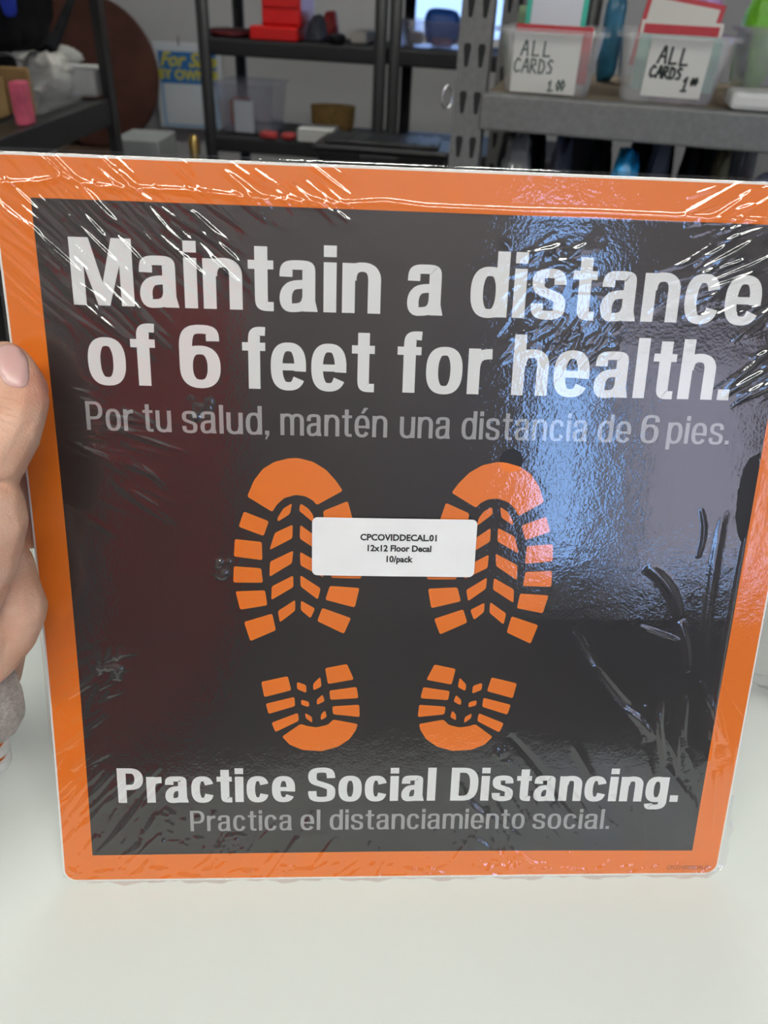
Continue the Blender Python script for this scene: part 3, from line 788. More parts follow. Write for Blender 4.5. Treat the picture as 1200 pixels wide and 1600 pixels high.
HAND_O = at_depth(-60, 860, .33)
def balls(chains):
    """Chains of (point, radius) -> one closed skin, relative to HAND_O."""
    bm = bmesh.new()
    for ch in chains:
        for (p, r), (q, s) in zip(ch, ch[1:]):
            n = max(2, int(np.linalg.norm(q - p) / (0.22 * min(r, s))) + 1)
            for i in range(n + 1):
                t = i / n; c = p + (q - p) * t - HAND_O
                bmesh.ops.create_icosphere(bm, subdivisions=2, radius=r + (s - r) * t, matrix=Matrix.Translation(Vector(c)))
    me = bpy.data.meshes.new('skin'); bm.to_mesh(me); bm.free(); return me
def remesh(me, voxel, smooth_n):
    o = bpy.data.objects.new('tmp', me); C.objects.link(o)
    r = o.modifiers.new('r', 'REMESH'); r.mode = 'VOXEL'; r.voxel_size = voxel; r.use_smooth_shade = True
    s = o.modifiers.new('s', 'SMOOTH'); s.factor = 0.5; s.iterations = smooth_n
    dg = bpy.context.evaluated_depsgraph_get(); dg.update()
    out = bpy.data.meshes.new_from_object(o.evaluated_get(dg)); bpy.data.objects.remove(o); bpy.data.meshes.remove(me)
    out.polygons.foreach_set('use_smooth', [True] * len(out.polygons)); return out

def build_hand():
    B = lambda px, py, h, r: (lambda p: (p, px_r(p, r)))(off_pack(px, py, h))
    D = lambda px, py, z, r: (lambda p: (p, px_r(p, r)))(at_depth(px, py, z))
    thumb = [B(8, 574, .0125, 42), B(18, 596, .0135, 48), B(24, 628, .0155, 51), B(8, 672, .021, 55), B(-16, 715, .028, 56), B(-42, 752, .034, 60), B(-45, 800, .036, 72)]
    pad = [B(36, 606, .0105, 38), B(34, 632, .0115, 40)]
    thenar = [B(-20, 785, .034, 56), B(-14, 815, .034, 56), B(-26, 868, .033, 56), B(-52, 925, .032, 58), B(-70, 985, .028, 58)]
    heel = [B(-12, 862, .014, 52), B(-2, 882, .0138, 53), B(8, 915, .0135, 52), B(22, 950, .0135, 51), B(6, 985, .015, 52), B(-30, 1020, .018, 58)]
    palm = [B(-70, 720, .014, 70), B(-75, 800, .010, 78), B(-60, 880, .012, 80), B(-60, 960, .018, 80), B(-66, 1000, .022, 78)]
    web = [B(-60, 690, .016, 46), B(-48, 745, .026, 46), B(-18, 775, .030, 42)]
    elbow_p = np.array([-0.37, 0.0, TABLE_Z + 0.115]); c0 = at_depth(-24, 1050, .333)
    wrist = (at_depth(-42, 1032, .333), .0215); ax = (elbow_p - c0) / np.linalg.norm(elbow_p - c0)
    arm = [B(-60, 985, .022, 80), wrist, (c0 + ax * .025, .0225), (c0 * .6 + elbow_p * .4, .031), (elbow_p, .044)]
    sh = [(elbow_p, .045), (np.array([-0.40, -0.22, TABLE_Z + 0.33]), .055)]
    fingers = []
    for i, (y0, ln_, r) in enumerate(((655, 150, 36), (715, 185, 37), (778, 180, 36), (836, 140, 33))):
        k = B(-78, y0 + 10, .002, r + 8)
        fingers.append([B(-75, y0 + 40, .010, r + 18), k, B(-34, y0, -.0190, r), B(-30 + ln_ * .55, y0 - 8, -.0205, r - 2), B(-30 + ln_, y0 - 10, -.0180, r - 5)])
    me = remesh(balls([thumb, pad, thenar, heel, palm, web, arm, sh] + fingers), 0.0011, 6)
    # creases over the thumb joint and fine lines over the palm
    n = len(me.vertices); co = np.empty(n * 3); me.vertices.foreach_get('co', co); co = co.reshape(-1, 3)
    no = np.empty(n * 3); me.vertices.foreach_get('normal', no); no = no.reshape(-1, 3)
    cam_rel = (co + HAND_O - CAM) @ W; pxy = np.stack([600 + 1200 * cam_rel[:, 0] / cam_rel[:, 2], 800 + 1200 * cam_rel[:, 1] / cam_rel[:, 2]], 1)
    front_ = ((co + HAND_O - PC) @ PN) > 0.012
    dz = np.zeros(n)
    def crease(x0, y0, x1, y1, w, dep, wob=2.0):
        nonlocal dz
        dx, dy = x1 - x0, y1 - y0; L = math.hypot(dx, dy); s = ((pxy[:, 0] - x0) * dx + (pxy[:, 1] - y0) * dy) / L / L
        t = ((pxy[:, 0] - x0) * -dy + (pxy[:, 1] - y0) * dx) / L + wob * np.sin(s * 9 + x0)
        dz -= np.where(front_, dep * np.exp(-(t / w) ** 2) * np.clip(1.2 - np.abs(s - .5) * 2.4, 0, 1), 0)
    for a in ((-40, 612, 36, 622, 2.2, .0004), (-40, 628, 52, 640, 2.5, .0007), (-40, 638, 56, 652, 2.2, .0005), (-40, 646, 50, 664, 2.2, .0006), (-40, 656, 40, 676, 2, .0004), (30, 672, 62, 652, 2, .0004), (20, 682, 58, 664, 2, .0003),
              (-30, 760, 28, 750, 3, .0011), (-30, 742, 18, 770, 2.4, .0006), (-20, 792, 28, 796, 2, .0003), (-16, 600, -4, 640, 2.4, .0003)): crease(*a[:5], a[5] * 1.7)
    for a in ((33, 905, 28, 970, 2, .0004), (38, 850, 58, 900, 2, .0004), (-10, 935, 30, 905, 2, .0005), (52, 905, 56, 950, 2, .0002)): 
        front_ = ((co + HAND_O - PC) @ PN) > -0.002; crease(*a[:5], a[5] * 1.6)
    co2 = co + no * dz[:, None]; me.vertices.foreach_set('co', co2.astype(np.float32).ravel()); me.update()
    root = thing('person', "person's left hand in a grey knit cuff, thumb over the decal pack's left edge", 'person', tuple(HAND_O))
    body = obj('hand', me, skin_material(), root); body['label'] = 'bare hand and forearm'
    # nail
    dg = bpy.context.evaluated_depsgraph_get(); bvh = BVHTree.FromPolygons([Vector(v) for v in co2], [tuple(p.vertices) for p in me.polygons])
    nx, ny = 18, 24; top, low = [], []
    for j in range(ny + 1):
        for i in range(nx + 1):
            s, t = i / nx * 2 - 1, j / ny * 2 - 1
            # rounded plate, wider than tall at the free edge
            e = 3.2; rr = (abs(s) ** e + abs(t) ** e) ** (1 / e); k = max(abs(s), abs(t)); f = (k / rr) if rr > 0 else 0
            qx = 20.5 + s * f * 24 + 2.5 * t; qy = 573 + t * f * 29.5 + s * 4.0 + (-5 * (1 - s * s) if t < 0 else 3 * (1 - s * s)) * abs(t)
            o = Vector(CAM - HAND_O); d = Vector(ray(qx, qy)).normalized(); h = bvh.ray_cast(o, d)
            p, nn = (h[0], h[1]) if h[0] is not None else (o + d * .31, -d)
            r = min(1, rr) if rr > 0 else 0
            lift = 0.00075 - 0.0005 * r ** 5
            top.append(p + nn * lift); low.append(p - nn * 0.0006)
    fs = []
    K = (nx + 1) * (ny + 1)
    for j in range(ny):
        for i in range(nx):
            a = j * (nx + 1) + i; fs.append((a, a + nx + 1, a + nx + 2, a + 1)); fs.append((K + a, K + a + 1, K + a + nx + 2, K + a + nx + 1))
    rim = [i for i in range(nx)] + [j * (nx + 1) + nx for j in range(ny)] + [ny * (nx + 1) + i for i in range(nx, 0, -1)] + [j * (nx + 1) for j in range(ny, 0, -1)]
    for a, b in zip(rim, rim[1:] + rim[:1]): fs.append((a, b, K + b, K + a))
    nl = obj('nail', pymesh('nail', top + low, fs, True), mat('nail_plate', (0.70, 0.42, 0.38), 0.28, 0.5, sss=0.2), body); nl['label'] = 'thumb nail'
    # sleeve: a thick knitted tube over the forearm, hem at the wrist
    path = [c0 - ax * .005, c0 + ax * .001, c0 + ax * .012, c0 + ax * .03, c0 * .6 + elbow_p * .4, elbow_p - ax * .01, elbow_p + np.array([-.01, -.04, .05]), np.array([-0.402, -0.23, TABLE_Z + 0.34])]
    rad = [.0255, .0298, .0316, .0335, .043, .058, .062, .068]
    bm = bmesh.new(); seg = []
    pp = [Vector(p - HAND_O) for p in path]; dense, dr = [], []
    for i in range(len(pp) - 1):
        k = 6 if i < 3 else 14
        for j in range(k): dense.append(pp[i].lerp(pp[i + 1], j / k)); dr.append(rad[i] + (rad[i + 1] - rad[i]) * j / k)
    dense.append(pp[-1]); dr.append(rad[-1])
    inner = [dense[6], dense[0]]; ir = [dr[6] - .0025, dr[0] - .0025]
    tube(bm, inner + dense, ir + dr, 48, cap=False)
    bm.verts.ensure_lookup_table()
    for v in bm.verts:
        f = noise.fractal(v.co * 60, 0.7, 2, 3) * .0022 + noise.noise(v.co * 18) * .004 * min(1, (v.co - pp[0]).length / .06); v.co += Vector(v.normal if v.normal.length else (0, 0, 0)) * 0 + (v.co - pp[0]).normalized() * 0
        v.co += Vector((0.6, -0.3, 0.7)) * f * .5
    bm.normal_update()
    obj('sleeve', bm, mat('grey_fleece', (0.42, 0.385, 0.34), 0.95, 0.05, var=0.22, vs=420, bump=0.8, bs=900, sheen=0.4), root)['label'] = 'grey knit sleeve'
    return root

def skin_material():
    m = mat('skin', (0.60, 0.34, 0.235), 0.5, 0.35, sss=0.25, bump=0.3, bs=1100)
    nt = m.node_tree; b = nt.nodes['Principled BSDF']; tc = nt.nodes['Texture Coordinate']
    n = nt.nodes.new('ShaderNodeTexNoise'); n.inputs['Scale'].default_value = 70; n.inputs['Detail'].default_value = 5
    r = nt.nodes.new('ShaderNodeValToRGB'); r.color_ramp.elements[0].position = .35; r.color_ramp.elements[1].position = .68
    r.color_ramp.elements[0].color = (0.68, 0.37, 0.25, 1); r.color_ramp.elements[1].color = (0.80, 0.51, 0.37, 1)
    # flushed skin beside the nail
    c = Vector(off_pack(62, 605, .012) - HAND_O)
    dv = nt.nodes.new('ShaderNodeVectorMath'); dv.operation = 'DISTANCE'; dv.inputs[1].default_value = c
    mr = nt.nodes.new('ShaderNodeMapRange'); mr.inputs[1].default_value = .003; mr.inputs[2].default_value = .013; mr.inputs[3].default_value = .75; mr.inputs[4].default_value = 0
    mx = nt.nodes.new('ShaderNodeMix'); mx.data_type = 'RGBA'; mx.inputs[7].default_value = (0.72, 0.25, 0.18, 1)
    nt.links.new(tc.outputs['Object'], n.inputs['Vector']); nt.links.new(n.outputs['Fac'], r.inputs[0])
    nt.links.new(tc.outputs['Object'], dv.inputs[0]); nt.links.new(dv.outputs['Value'], mr.inputs[0])
    nt.links.new(mr.outputs[0], mx.inputs[0]); nt.links.new(r.outputs[0], mx.inputs[6]); nt.links.new(mx.outputs[2], b.inputs['Base Color'])
    return m
build_hand()

# ================================================================== on the table: other packs and a clear bag
def flat_pack(label, corner, rz, z, skew=0.0):
    """A 12 inch pack lying flat; corner is its nearest right-hand corner, the pack runs to the left of it."""
    t = thing('decal_pack', label, 'decal pack', (corner[0], corner[1], z), rz, 'decal packs lying in a stack')
    s = 2 * H; o = rrect(-s, 0, 0, s, .008)
    def prism(poly, z0, z1):
        bm = bmesh.new(); a = [bm.verts.new((x, y, z0)) for x, y in poly]; b = [bm.verts.new((x, y, z1)) for x, y in poly]
        bm.faces.new(a[::-1]); bm.faces.new(b)
        for i in range(len(poly)): bm.faces.new((a[i], a[(i + 1) % len(poly)], b[(i + 1) % len(poly)], b[i]))
        return bm
    obj('sheet_stack', prism(o, 0, .0044), M['liner'], t)
    obj('orange_border', prism(rrect(-s + .002, -.002, .002, s - .002, .007), .0044, .0047), M['orange'], t)
    obj('black_panel', prism(rrect(-s + .0142, -.0142, .0142, s - .0142, .0006), .0047, .0049), M['black'], t)
    return t
c0 = on_z(24, 1196, TABLE_Z)
for k, (dx, dy, a, lab) in enumerate(((0, 0, 28, 'lowest orange and white decal pack of the stack lying at the left table edge'), (-.0015, .004, 30, 'middle decal pack of the stack lying at the left table edge'),
                                      (-.009, .001, 27, 'topmost decal pack of the stack lying under the grey cuff'))):
    flat_pack(lab, (c0[0] + dx, c0[1] + dy - .002), math.radians(a), TABLE_Z + .0052 * k + .0002)

p = on_z(1235, 1118, TABLE_Z)
bg_ = obj('plastic_bag', crumple(.11, .16, .07, 4, .22, 3.5), M['clearbag'])
bg_.location = (p[0] + .02, p[1] + .06, TABLE_Z + .0006); bg_.rotation_euler = (0, 0, .3)
tag(bg_, 'clear crumpled plastic bag on the table behind the right edge of the pack', 'plastic bag')

# ================================================================== grey rack on the right
RK = Frame(735, 133, 1.14, 12)
ux0, _ = RK.hit(711, 133); ux1, _ = RK.hit(759, 133)
_, zt = RK.hit(765, 146); _, zb = RK.hit(760, 203)
bx1 = ux0 + 1.22; RD = 0.42
def rack():
    t = thing('storage_rack', 'grey steel rack with slotted upright holding the card bins', 'rack', RK.world(0, 0, 0), RK.yaw)
    def upright(x0, x1, y0):
        bm = bmesh.new(); bx(bm, x0, x1, y0, y0 + .0025, 0, 1.9); bx(bm, x0, x0 + .0025, y0 + .0025, y0 + .035, 0, 1.9); bx(bm, x1 - .0025, x1, y0 + .0025, y0 + .035, 0, 1.9)
        z = zt - .40; w = x1 - x0
        while z < 1.8:
            for cx in (x0 + w * .30, x0 + w * .76):
                vs = [(cx - .0048, z + .022), (cx - .0034, z + .026), (cx + .0034, z + .026), (cx + .0048, z + .022), (cx + .0026, z + .002), (cx + .0014, z), (cx - .0014, z), (cx - .0026, z + .002)]
                a = [bm.verts.new((x, y0 - .0004, q)) for x, q in vs]; b = [bm.verts.new((x, y0 + .0002, q)) for x, q in vs]
                fs = [bm.faces.new(a), bm.faces.new(b[::-1])] + [bm.faces.new((a[i], b[i], b[(i + 1) % 8], a[(i + 1) % 8])) for i in range(8)]
                for f in fs: f.material_index = 1
            z += .0535
        obj('upright', bm, [M['rack'], M['slot']], t)
    for x in (ux0, bx1 - (ux1 - ux0)):
        upright(x, x + ux1 - ux0, 0)
        upright(x, x + ux1 - ux0, RD + .04)
    for z1 in (zt, zt - .46, zt + .55):
        z0 = z1 - (zt - zb)
        for y0 in (-.004, RD + .04):
            bm = bmesh.new(); bx(bm, ux1 - .004, bx1 - (ux1 - ux0) + .004, y0, y0 + .03, z0, z1, .003); obj('beam', bm, M['rack'], t)
        bm = bmesh.new(); bx(bm, ux1 - .002, bx1 - (ux1 - ux0) + .002, .0265, RD + .0395, z1 - .014, z1 - .002); obj('shelf_board', bm, M['board'], t)
rack()
SH = zt - .001
def place(o, F, x, y, z, rz=0.0):
    o.location = F.world(x, y, z); o.rotation_euler = (0, 0, F.yaw + rz); return o

HANDW = {'A': [[(0, 0), (.5, 1), (.62, .95), (.8, 0)], [(.15, .38), (.75, .42)]], 'L': [[(.1, 1), (.05, .02), (.75, .05)]], 'C': [[(.75, .85), (.45, 1), (.1, .6), (.1, .2), (.35, 0), (.75, .12)]],
         'R': [[(.05, 0), (.12, 1), (.6, .95), (.62, .6), (.15, .48), (.75, 0)]], 'D': [[(.08, 0), (.12, 1), (.6, .85), (.75, .45), (.55, .05), (.08, 0)]], 'S': [[(.7, .9), (.4, 1), (.12, .75), (.6, .42), (.55, .08), (.1, .05)]],
         '1': [[(.15, .75), (.45, 1), (.3, 0)], [(.05, 0), (.6, .02)]], '0': [[(.35, 1), (.05, .5), (.3, 0), (.65, .5), (.35, 1)]], '.': [[(.1, 0), (.15, .03)]]}
def handwriting(lines, wd):
    """Pen strokes on a label: (text, x, z, size, spacing, slope) -> flat strips in the x-z plane."""
    bm = bmesh.new()
    for text, x, z, s, sp, slope in lines:
        for ch in text:
            for st_ in HANDW.get(ch, []):
                for (a, b), (c, d) in zip(st_, st_[1:]):
                    p, q = Vector((x + a * s * .62, 0, z + b * s)), Vector((x + c * s * .62, 0, z + d * s)); n = Vector((-(q - p).z, 0, (q - p).x))
                    if n.length < 1e-9: continue
                    n = n.normalized() * wd / 2; e = (q - p).normalized() * wd * .4
                    vs = [bm.verts.new(k) for k in (p - e - n, q + e - n, q + e + n, p - e + n)]; bm.faces.new(vs)
            x += s * sp; z += slope * s * sp
    return bm

def card_bin(label, pxl, pxr, pyt, dy, depth, lines, lw, inkm, lab_px):
    xa, z1 = RK.hit(pxl, pyt, dy); xb, _ = RK.hit(pxr, pyt, dy)
    w, h = xb - xa, z1 - SH
    t = thing('plastic_bin', label, 'bin', RK.world((xa + xb) / 2, dy + depth / 2, SH), RK.yaw, 'clear bins of greeting cards on the grey rack')
    obj('tub', bin_mesh(w - .013, depth, h, taper=.15), M['clearbin'], t)
    # label taped inside the front wall, leaning with it
    ang = math.atan2(depth / 2 * .153, .93 * h - .004)
    (lx0, lz0), (lx1, lz1) = RK.hit(lab_px[0], lab_px[3], dy + .01), RK.hit(lab_px[2], lab_px[1], dy + .0)
    cx = (xa + xb) / 2; wl, hl = lx1 - lx0, lz1 - lz0
    tilt = Matrix.Translation((lx0 - cx, -depth / 2 * .83 - .0016 - math.tan(ang) * (lz0 - SH), lz0 - SH)) @ Matrix.Rotation(ang, 4, 'X')
    bm = bmesh.new(); bx(bm, 0, wl, -.0003, 0.0003, 0, hl)
    bmesh.ops.transform(bm, matrix=tilt, verts=bm.verts); lb = obj('paper_label', bm, M['label'], t)
    lb['label'] = 'white paper label with handwriting'
    bm = handwriting([(a, x * wl, z * hl, s * hl, sp, sl) for a, x, z, s, sp, sl in lines], lw)
    bmesh.ops.transform(bm, matrix=tilt @ Matrix.Translation((0, -.0006, 0)), verts=bm.verts); obj('handwriting', bm, inkm, lb)
    return t, (xa, xb, dy, h, ang)
b1, g1 = card_bin('clear bin with a red card behind its faint handwritten price label', 773, 957, 40, .02, .26,
    [('ALL', .12, .62, .24, .82, -.0), ('CARDS', .03, .34, .23, .64, .0), ('1.00', .58, .05, .17, .45, .12)], .0022, M['markerfaint'], (795, 50, 912, 143))
b2, g2 = card_bin('clear bin with a mint card behind its bold handwritten price label', 966, 1168, 48, .02, .26,
    [('ALL', .17, .58, .27, .72, -.06), ('CARDS', .08, .34, .19, .62, -.04), ('1', .66, .13, .23, .5, .05), ('00', .80, .24, .11, .55, .15)], .0030, M['marker'], (1000, 58, 1118, 150))
def card(name, label, F, pxs, dy, z0, lean, material, thick=.0012, border=None, twist=0.0):
    """A card standing up: pxs = left, top, right in the photograph."""
    xa, z1 = F.hit(pxs[0], pxs[1], dy); xb, _ = F.hit(pxs[2], pxs[1], dy)
    w, h = xb - xa, z1 - z0
    t = tag(obj(name, box(-w / 2, w / 2, 0, thick, 0, h), material), label, 'card', 'greeting cards in the clear bins')
    M_ = Matrix.Translation(F.world((xa + xb) / 2, dy, z0)) @ Matrix.Rotation(F.yaw, 4, 'Z') @ Matrix.Rotation(twist, 4, 'Y') @ Matrix.Rotation(-lean, 4, 'X')
    t.matrix_world = M_
    if border:
        m_, b = border
        obj('inner_panel', box(-w / 2 + b, w / 2 - b, -.0006, -.0001, b, h - b), m_, t)
    return t
card('greeting_card', 'red greeting card filling the front of the left card bin', RK, (808, 36, 930), .058, SH + .014, .0, M['cardred'])
card('greeting_card', 'white greeting card with teal edges standing tall in the left card bin', RK, (828, -30, 926), .10, SH + .004, .03, M['teal'], border=(M['signwhite'], .007))
card('greeting_card', 'pale green greeting card at the back left of the left card bin', RK, (812, 8, 858), .15, SH + .014, .05, M['cardgreen'])
card('greeting_card', 'mint greeting card filling the front of the right card bin', RK, (1002, 52, 1134), .058, SH + .014, .0, M['cardmint'])
card('greeting_card', 'cream greeting card with a thick red stripe in the right card bin', RK, (1004, 30, 1134), .068, SH + .016, .0, M['cream'], border=(M['cardred'], .004))
card('greeting_card', 'cream greeting card with red border tilted at the back of the right bin', RK, (1002, -8, 1128), .13, SH + .03, .05, M['cardred'], border=(M['cream'], .006), twist=.12)
def rbox(name, label, cat, F, pxs, dy, depth, z0, material, bev=.004, group=None, top=None):
    xa, z1 = F.hit(pxs[0], pxs[1], dy); xb, _ = F.hit(pxs[2], pxs[1], dy)
    if top: z1 = z0 + top
    o = obj(name, box(-(xb - xa) / 2, (xb - xa) / 2, 0, depth, 0, z1 - z0, bev), material); place(o, F, (xa + xb) / 2, dy, z0)
    return tag(o, label, cat, group)
def rcrumple(name, label, cat, F, pxs, dy, depth, z0, seed, material, amp=.2, fr=3, group=None, taper=0.0, top=None):
    xa, z1 = F.hit(pxs[0], pxs[1], dy + depth / 2); xb, _ = F.hit(pxs[2], pxs[1], dy + depth / 2)
    if top: z1 = z0 + top
    o = obj(name, crumple(xb - xa, depth, z1 - z0, seed, amp, fr, taper=taper), material); place(o, F, (xa + xb) / 2, dy + depth / 2, z0)
    return tag(o, label, cat, group)
rcrumple('gift_bag', 'small multicoloured wrapped parcel behind the tilted red-edged card', 'parcel', RK, (1045, -4, 1140), .32, .08, SH, 21, M['purple'], .15)
rcrumple('packet', 'dark blue packet between the two card bins', 'packet', RK, (950, -10, 985), .31, .05, SH, 22, M['bluepk'], .12)
rcrumple('packet', 'lime green packet standing behind the rightmost bin', 'packet', RK, (1172, -6, 1230), .30, .06, SH, 23, M['lime'], .12)
# third, smoky bin at the right margin with green contents, low white tray in front of it
xa, z1 = RK.hit(1180, 44, .11); xb, _ = RK.hit(1330, 44, .11)
t = thing('plastic_bin', 'smoky clear tub cut by the right margin, green wrap inside', 'bin', RK.world((xa + xb) / 2, .11 + .09, SH), RK.yaw)
obj('tub', bin_mesh(xb - xa, .18, z1 - SH, taper=.16), M['cleartub'], t)
rcrumple('wrapped_bundle', 'green wrapped bundle inside the tub at the right margin', 'bundle', RK, (1232, 92, 1282), .18, .04, SH + .014, 24, M['olive'], .12)
rbox('tray', 'low white plastic tray at the right end of the grey shelf', 'tray', RK, (1146, 142, 1300), .012, .07, SH + .0015, M['whitebox'], .006)
# bags on the shelf underneath
Z2 = zt - .46 - .001
for i, (a, b, top_, dy, dp, mk, lab) in enumerate(((785, 845, 205, .04, .10, 'greybag', 'grey plastic bag nearest the slotted upright, under the beam'), (862, 905, 212, .06, .12, 'denim', 'slate cloth bag leaning beside the grey plastic bag'),
      (922, 968, 208, .10, .12, 'blackcloth', 'black cloth bag in the dark gap left of the blue foil bag'), (1018, 1062, 205, .05, .12, 'denim', 'slate cloth bundle to the right of the blue foil bag'),
      (1070, 1112, 215, .10, .12, 'blackcloth', 'black bag standing behind the khaki bundle'), (1118, 1150, 240, .04, .10, 'khaki', 'khaki cloth bundle on the lower rack shelf'), (1152, 1195, 205, .13, .12, 'greybag', 'grey plastic bag at the right end under the beam'))):
    rcrumple('bag', lab, 'bag', RK, (a, top_, b), dy, dp, Z2, 30 + i, M[mk], .12, 3, 'bags under the card shelf', .15)
rcrumple('bag', 'bright blue foil bag among dark bags under the beam', 'bag', RK, (958, 234, 1010), .03, .09, Z2, 41, M['cyan'], .10, 3, 'bags under the card shelf')
rcrumple('bag', 'pale blue rounded bag at the lower right behind the pack', 'bag', RK, (1168, 274, 1240), .01, .10, Z2, 42, M['paleblue'], .05, 2, 'bags under the card shelf')
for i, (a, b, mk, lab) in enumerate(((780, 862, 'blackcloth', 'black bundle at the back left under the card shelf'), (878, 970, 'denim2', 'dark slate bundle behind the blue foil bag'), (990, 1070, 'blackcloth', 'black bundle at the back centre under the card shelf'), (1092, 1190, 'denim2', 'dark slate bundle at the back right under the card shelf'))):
    rcrumple('bag', lab, 'bag', RK, (a, 190, b), .27, .12, Z2, 90 + i, M[mk], .08, 3, 'bags under the card shelf')  # dark bulk added in place of the deep shade under the shelf
# chrome ring hanging on the upright's left side
xr, zr = RK.hit(699, 152, -.006)
bm = bmesh.new(); tube(bm, [(.006 * math.sin(a), .005 * math.sin(a), .013 * math.cos(a)) for a in [i * 2 * math.pi / 28 for i in range(29)]], .0016, 8, False)
o = obj('ring', bm, M['chrome']); tag(o, 'chrome ring hanging at the left side of the slotted upright', 'ring'); place(o, RK, xr, -.006, zr)

# ================================================================== black plastic shelving behind
MS = Frame(322, 130, 2.60, 6)
x_a, _ = MS.hit(309, 80); x_b, z_t = MS.hit(606, 76); _, z_tb = MS.hit(606, 103); _, z_l = MS.hit(450, 221)
x_c, _ = MS.hit(604, 80); x_d, _ = MS.hit(930, 80)
thk = z_t - z_tb; DEP = .38; pw = MS.hit(328, 80)[0] - x_a
def shelving(label, x0, x1):
    t = thing('shelving_unit', label, 'shelving unit', MS.world(0, 0, 0), MS.yaw, 'black plastic shelving units')
    zs = [z_l - 2 * (z_t - z_l), z_l - (z_t - z_l), z_l, z_t, z_t + (z_t - z_l)]
    for z in zs:
        if z - thk < .02: continue
        bm = bmesh.new(); bx(bm, x0, x1, 0, DEP, z - thk, z, .006)
        for k in range(1, 8): bx(bm, x0 + .02, x1 - .02, DEP * k / 8 - .004, DEP * k / 8 + .004, z - .0005, z + .0015)
        obj('shelf', bm, M['blackplastic'], t)
    for x in (x0, x1 - pw):
        for y in (-.004, DEP - pw * .8):
            bm = bmesh.new(); tube(bm, [(x + pw / 2, y + pw * .4, 0), (x + pw / 2, y + pw * .4, zs[-1] + .04)], pw * .5, 20); obj('post', bm, M['blackplastic'], t)
shelving('black plastic shelving unit carrying the red drawer box, left of its twin', x_a, x_b - .004)
shelving('black plastic shelving unit partly hidden by the grey upright', x_c + .004, x_d)
def soft(o): return o
# top shelf
rcrumple('folded_cloth', 'dark maroon folded cloth at the left end of the upper black shelf', 'cloth', MS, (322, 42, 402), .04, .22, z_t + .002, 51, M['maroon'], .08, 2)
xa, za = MS.hit(406, -2, .02); xb, _ = MS.hit(468, -2, .02)
t = thing('drawer_box', 'bright red box of stacked drawers on the upper black shelf', 'box', MS.world((xa + xb) / 2, .02, z_t + .002), MS.yaw)
w = xb - xa
bm = bmesh.new(); bx(bm, -w / 2, w / 2, .012, .20, 0.035, za - z_t + .05, .004); obj('body', bm, M['red'], t)
for k in range(4):
    bm = bmesh.new(); z0 = .042 + k * .038; bx(bm, -w / 2 + .004, w / 2 - .004, .004, .0119, z0, z0 + .033, .003); d_ = obj('drawer', bm, M['red'], t)
xl, _ = MS.hit(389, 60); bm = bmesh.new(); bx(bm, xl - (xa + xb) / 2, w / 2 - .008, -.012, .20, 0, .0345, .004); obj('base', bm, M['red'], t)
rcrumple('stuffed_toy', 'dark patterned soft bundle leaning right of the red drawer box', 'bundle', MS, (478, 24, 512), .06, .09, z_t + .002, 52, M['denim'], .22, 3, taper=.4)
rcrumple('stuffed_toy', 'small pinkish soft bundle beside the dark patterned bundle', 'bundle', MS, (504, 18, 530), .19, .08, z_t + .002, 53, M['redbits'], .2, 3, taper=.3)
rcrumple('folded_cloth', 'low black cloth in front of the pale basket on the upper shelf', 'cloth', MS, (514, 52, 540), .0, .04, z_t + .002, 54, M['blackcloth'], .12, 2)
rbox('basket', 'pale open basket left of the black posts on the upper shelf', 'basket', MS, (548, 48, 574), .10, .16, z_t + .002, M['cream'], .006)
xa, za = MS.hit(616, 30, .05); xb, _ = MS.hit(735, 30, .05)
t = thing('plastic_bin', 'clear bin of coloured bits on the shelf left of the grey upright', 'bin', MS.world((xa + xb) / 2, .05 + .13, z_t + .002), MS.yaw)
obj('tub', bin_mesh(xb - xa, .26, za - z_t - .002, taper=.10), M['cleartub'], t)
rcrumple('lid', 'blue plastic lid poking out of the clear bin', 'lid', MS, (664, 12, 722), .17, .08, z_t + .007, 55, M['bluelid'], .05, 2)
rcrumple('packet', 'pale packet at the left inside the clear bin', 'packet', MS, (640, 48, 662), .14, .05, z_t + .007, 56, M['cream'], .1, 2)
rcrumple('packet', 'purple and green packet in front inside the clear bin', 'packet', MS, (674, 58, 708), .085, .03, z_t + .007, 57, M['purple'], .1, 2)
# lower shelf
xa, za = MS.hit(330, 128, .075); xb, _ = MS.hit(424, 128, .075)
t = thing('plastic_bin', 'clear tub with a blank white label on the lower black shelf', 'bin', MS.world((xa + xb) / 2, .075 + .11, z_l + .002), MS.yaw)
hh = za - z_l - .002; obj('tub', bin_mesh(xb - xa, .22, hh, taper=.14), M['cleartub'], t)
lx, lz0 = MS.hit(369, 221, .075); lx1, lz1 = MS.hit(396, 174, .075)
lb = obj('label', box(lx - (xa + xb) / 2, lx1 - (xa + xb) / 2, -.113, -.112, .004, .004 + lz1 - lz0), M['signwhite'], t); lb['label'] = 'white label'
rcrumple('packet', 'red and white packet inside the tub with the white label', 'packet', MS, (358, 152, 394), .16, .05, z_l + .008, 61, M['redbits'], .18, 3)
rcrumple('packet', 'glossy red packet left of its twin on the lower black shelf', 'packet', MS, (407, 204, 434), .0, .05, z_l + .002, 62, M['redbits'], .12, 3, 'red packets on the lower black shelf')
rcrumple('packet', 'glossy red packet beside the small white box', 'packet', MS, (440, 207, 462), .0, .05, z_l + .002, 63, M['redbits'], .12, 3, 'red packets on the lower black shelf')
rbox('box', 'small white box at the left corner of the black tote', 'box', MS, (464, 200, 520), -.003, .10, z_l + .002, M['whitebox'], .003)
xa, _ = MS.hit(478, 175, .14); xb, za = MS.hit(548, 173, .14)
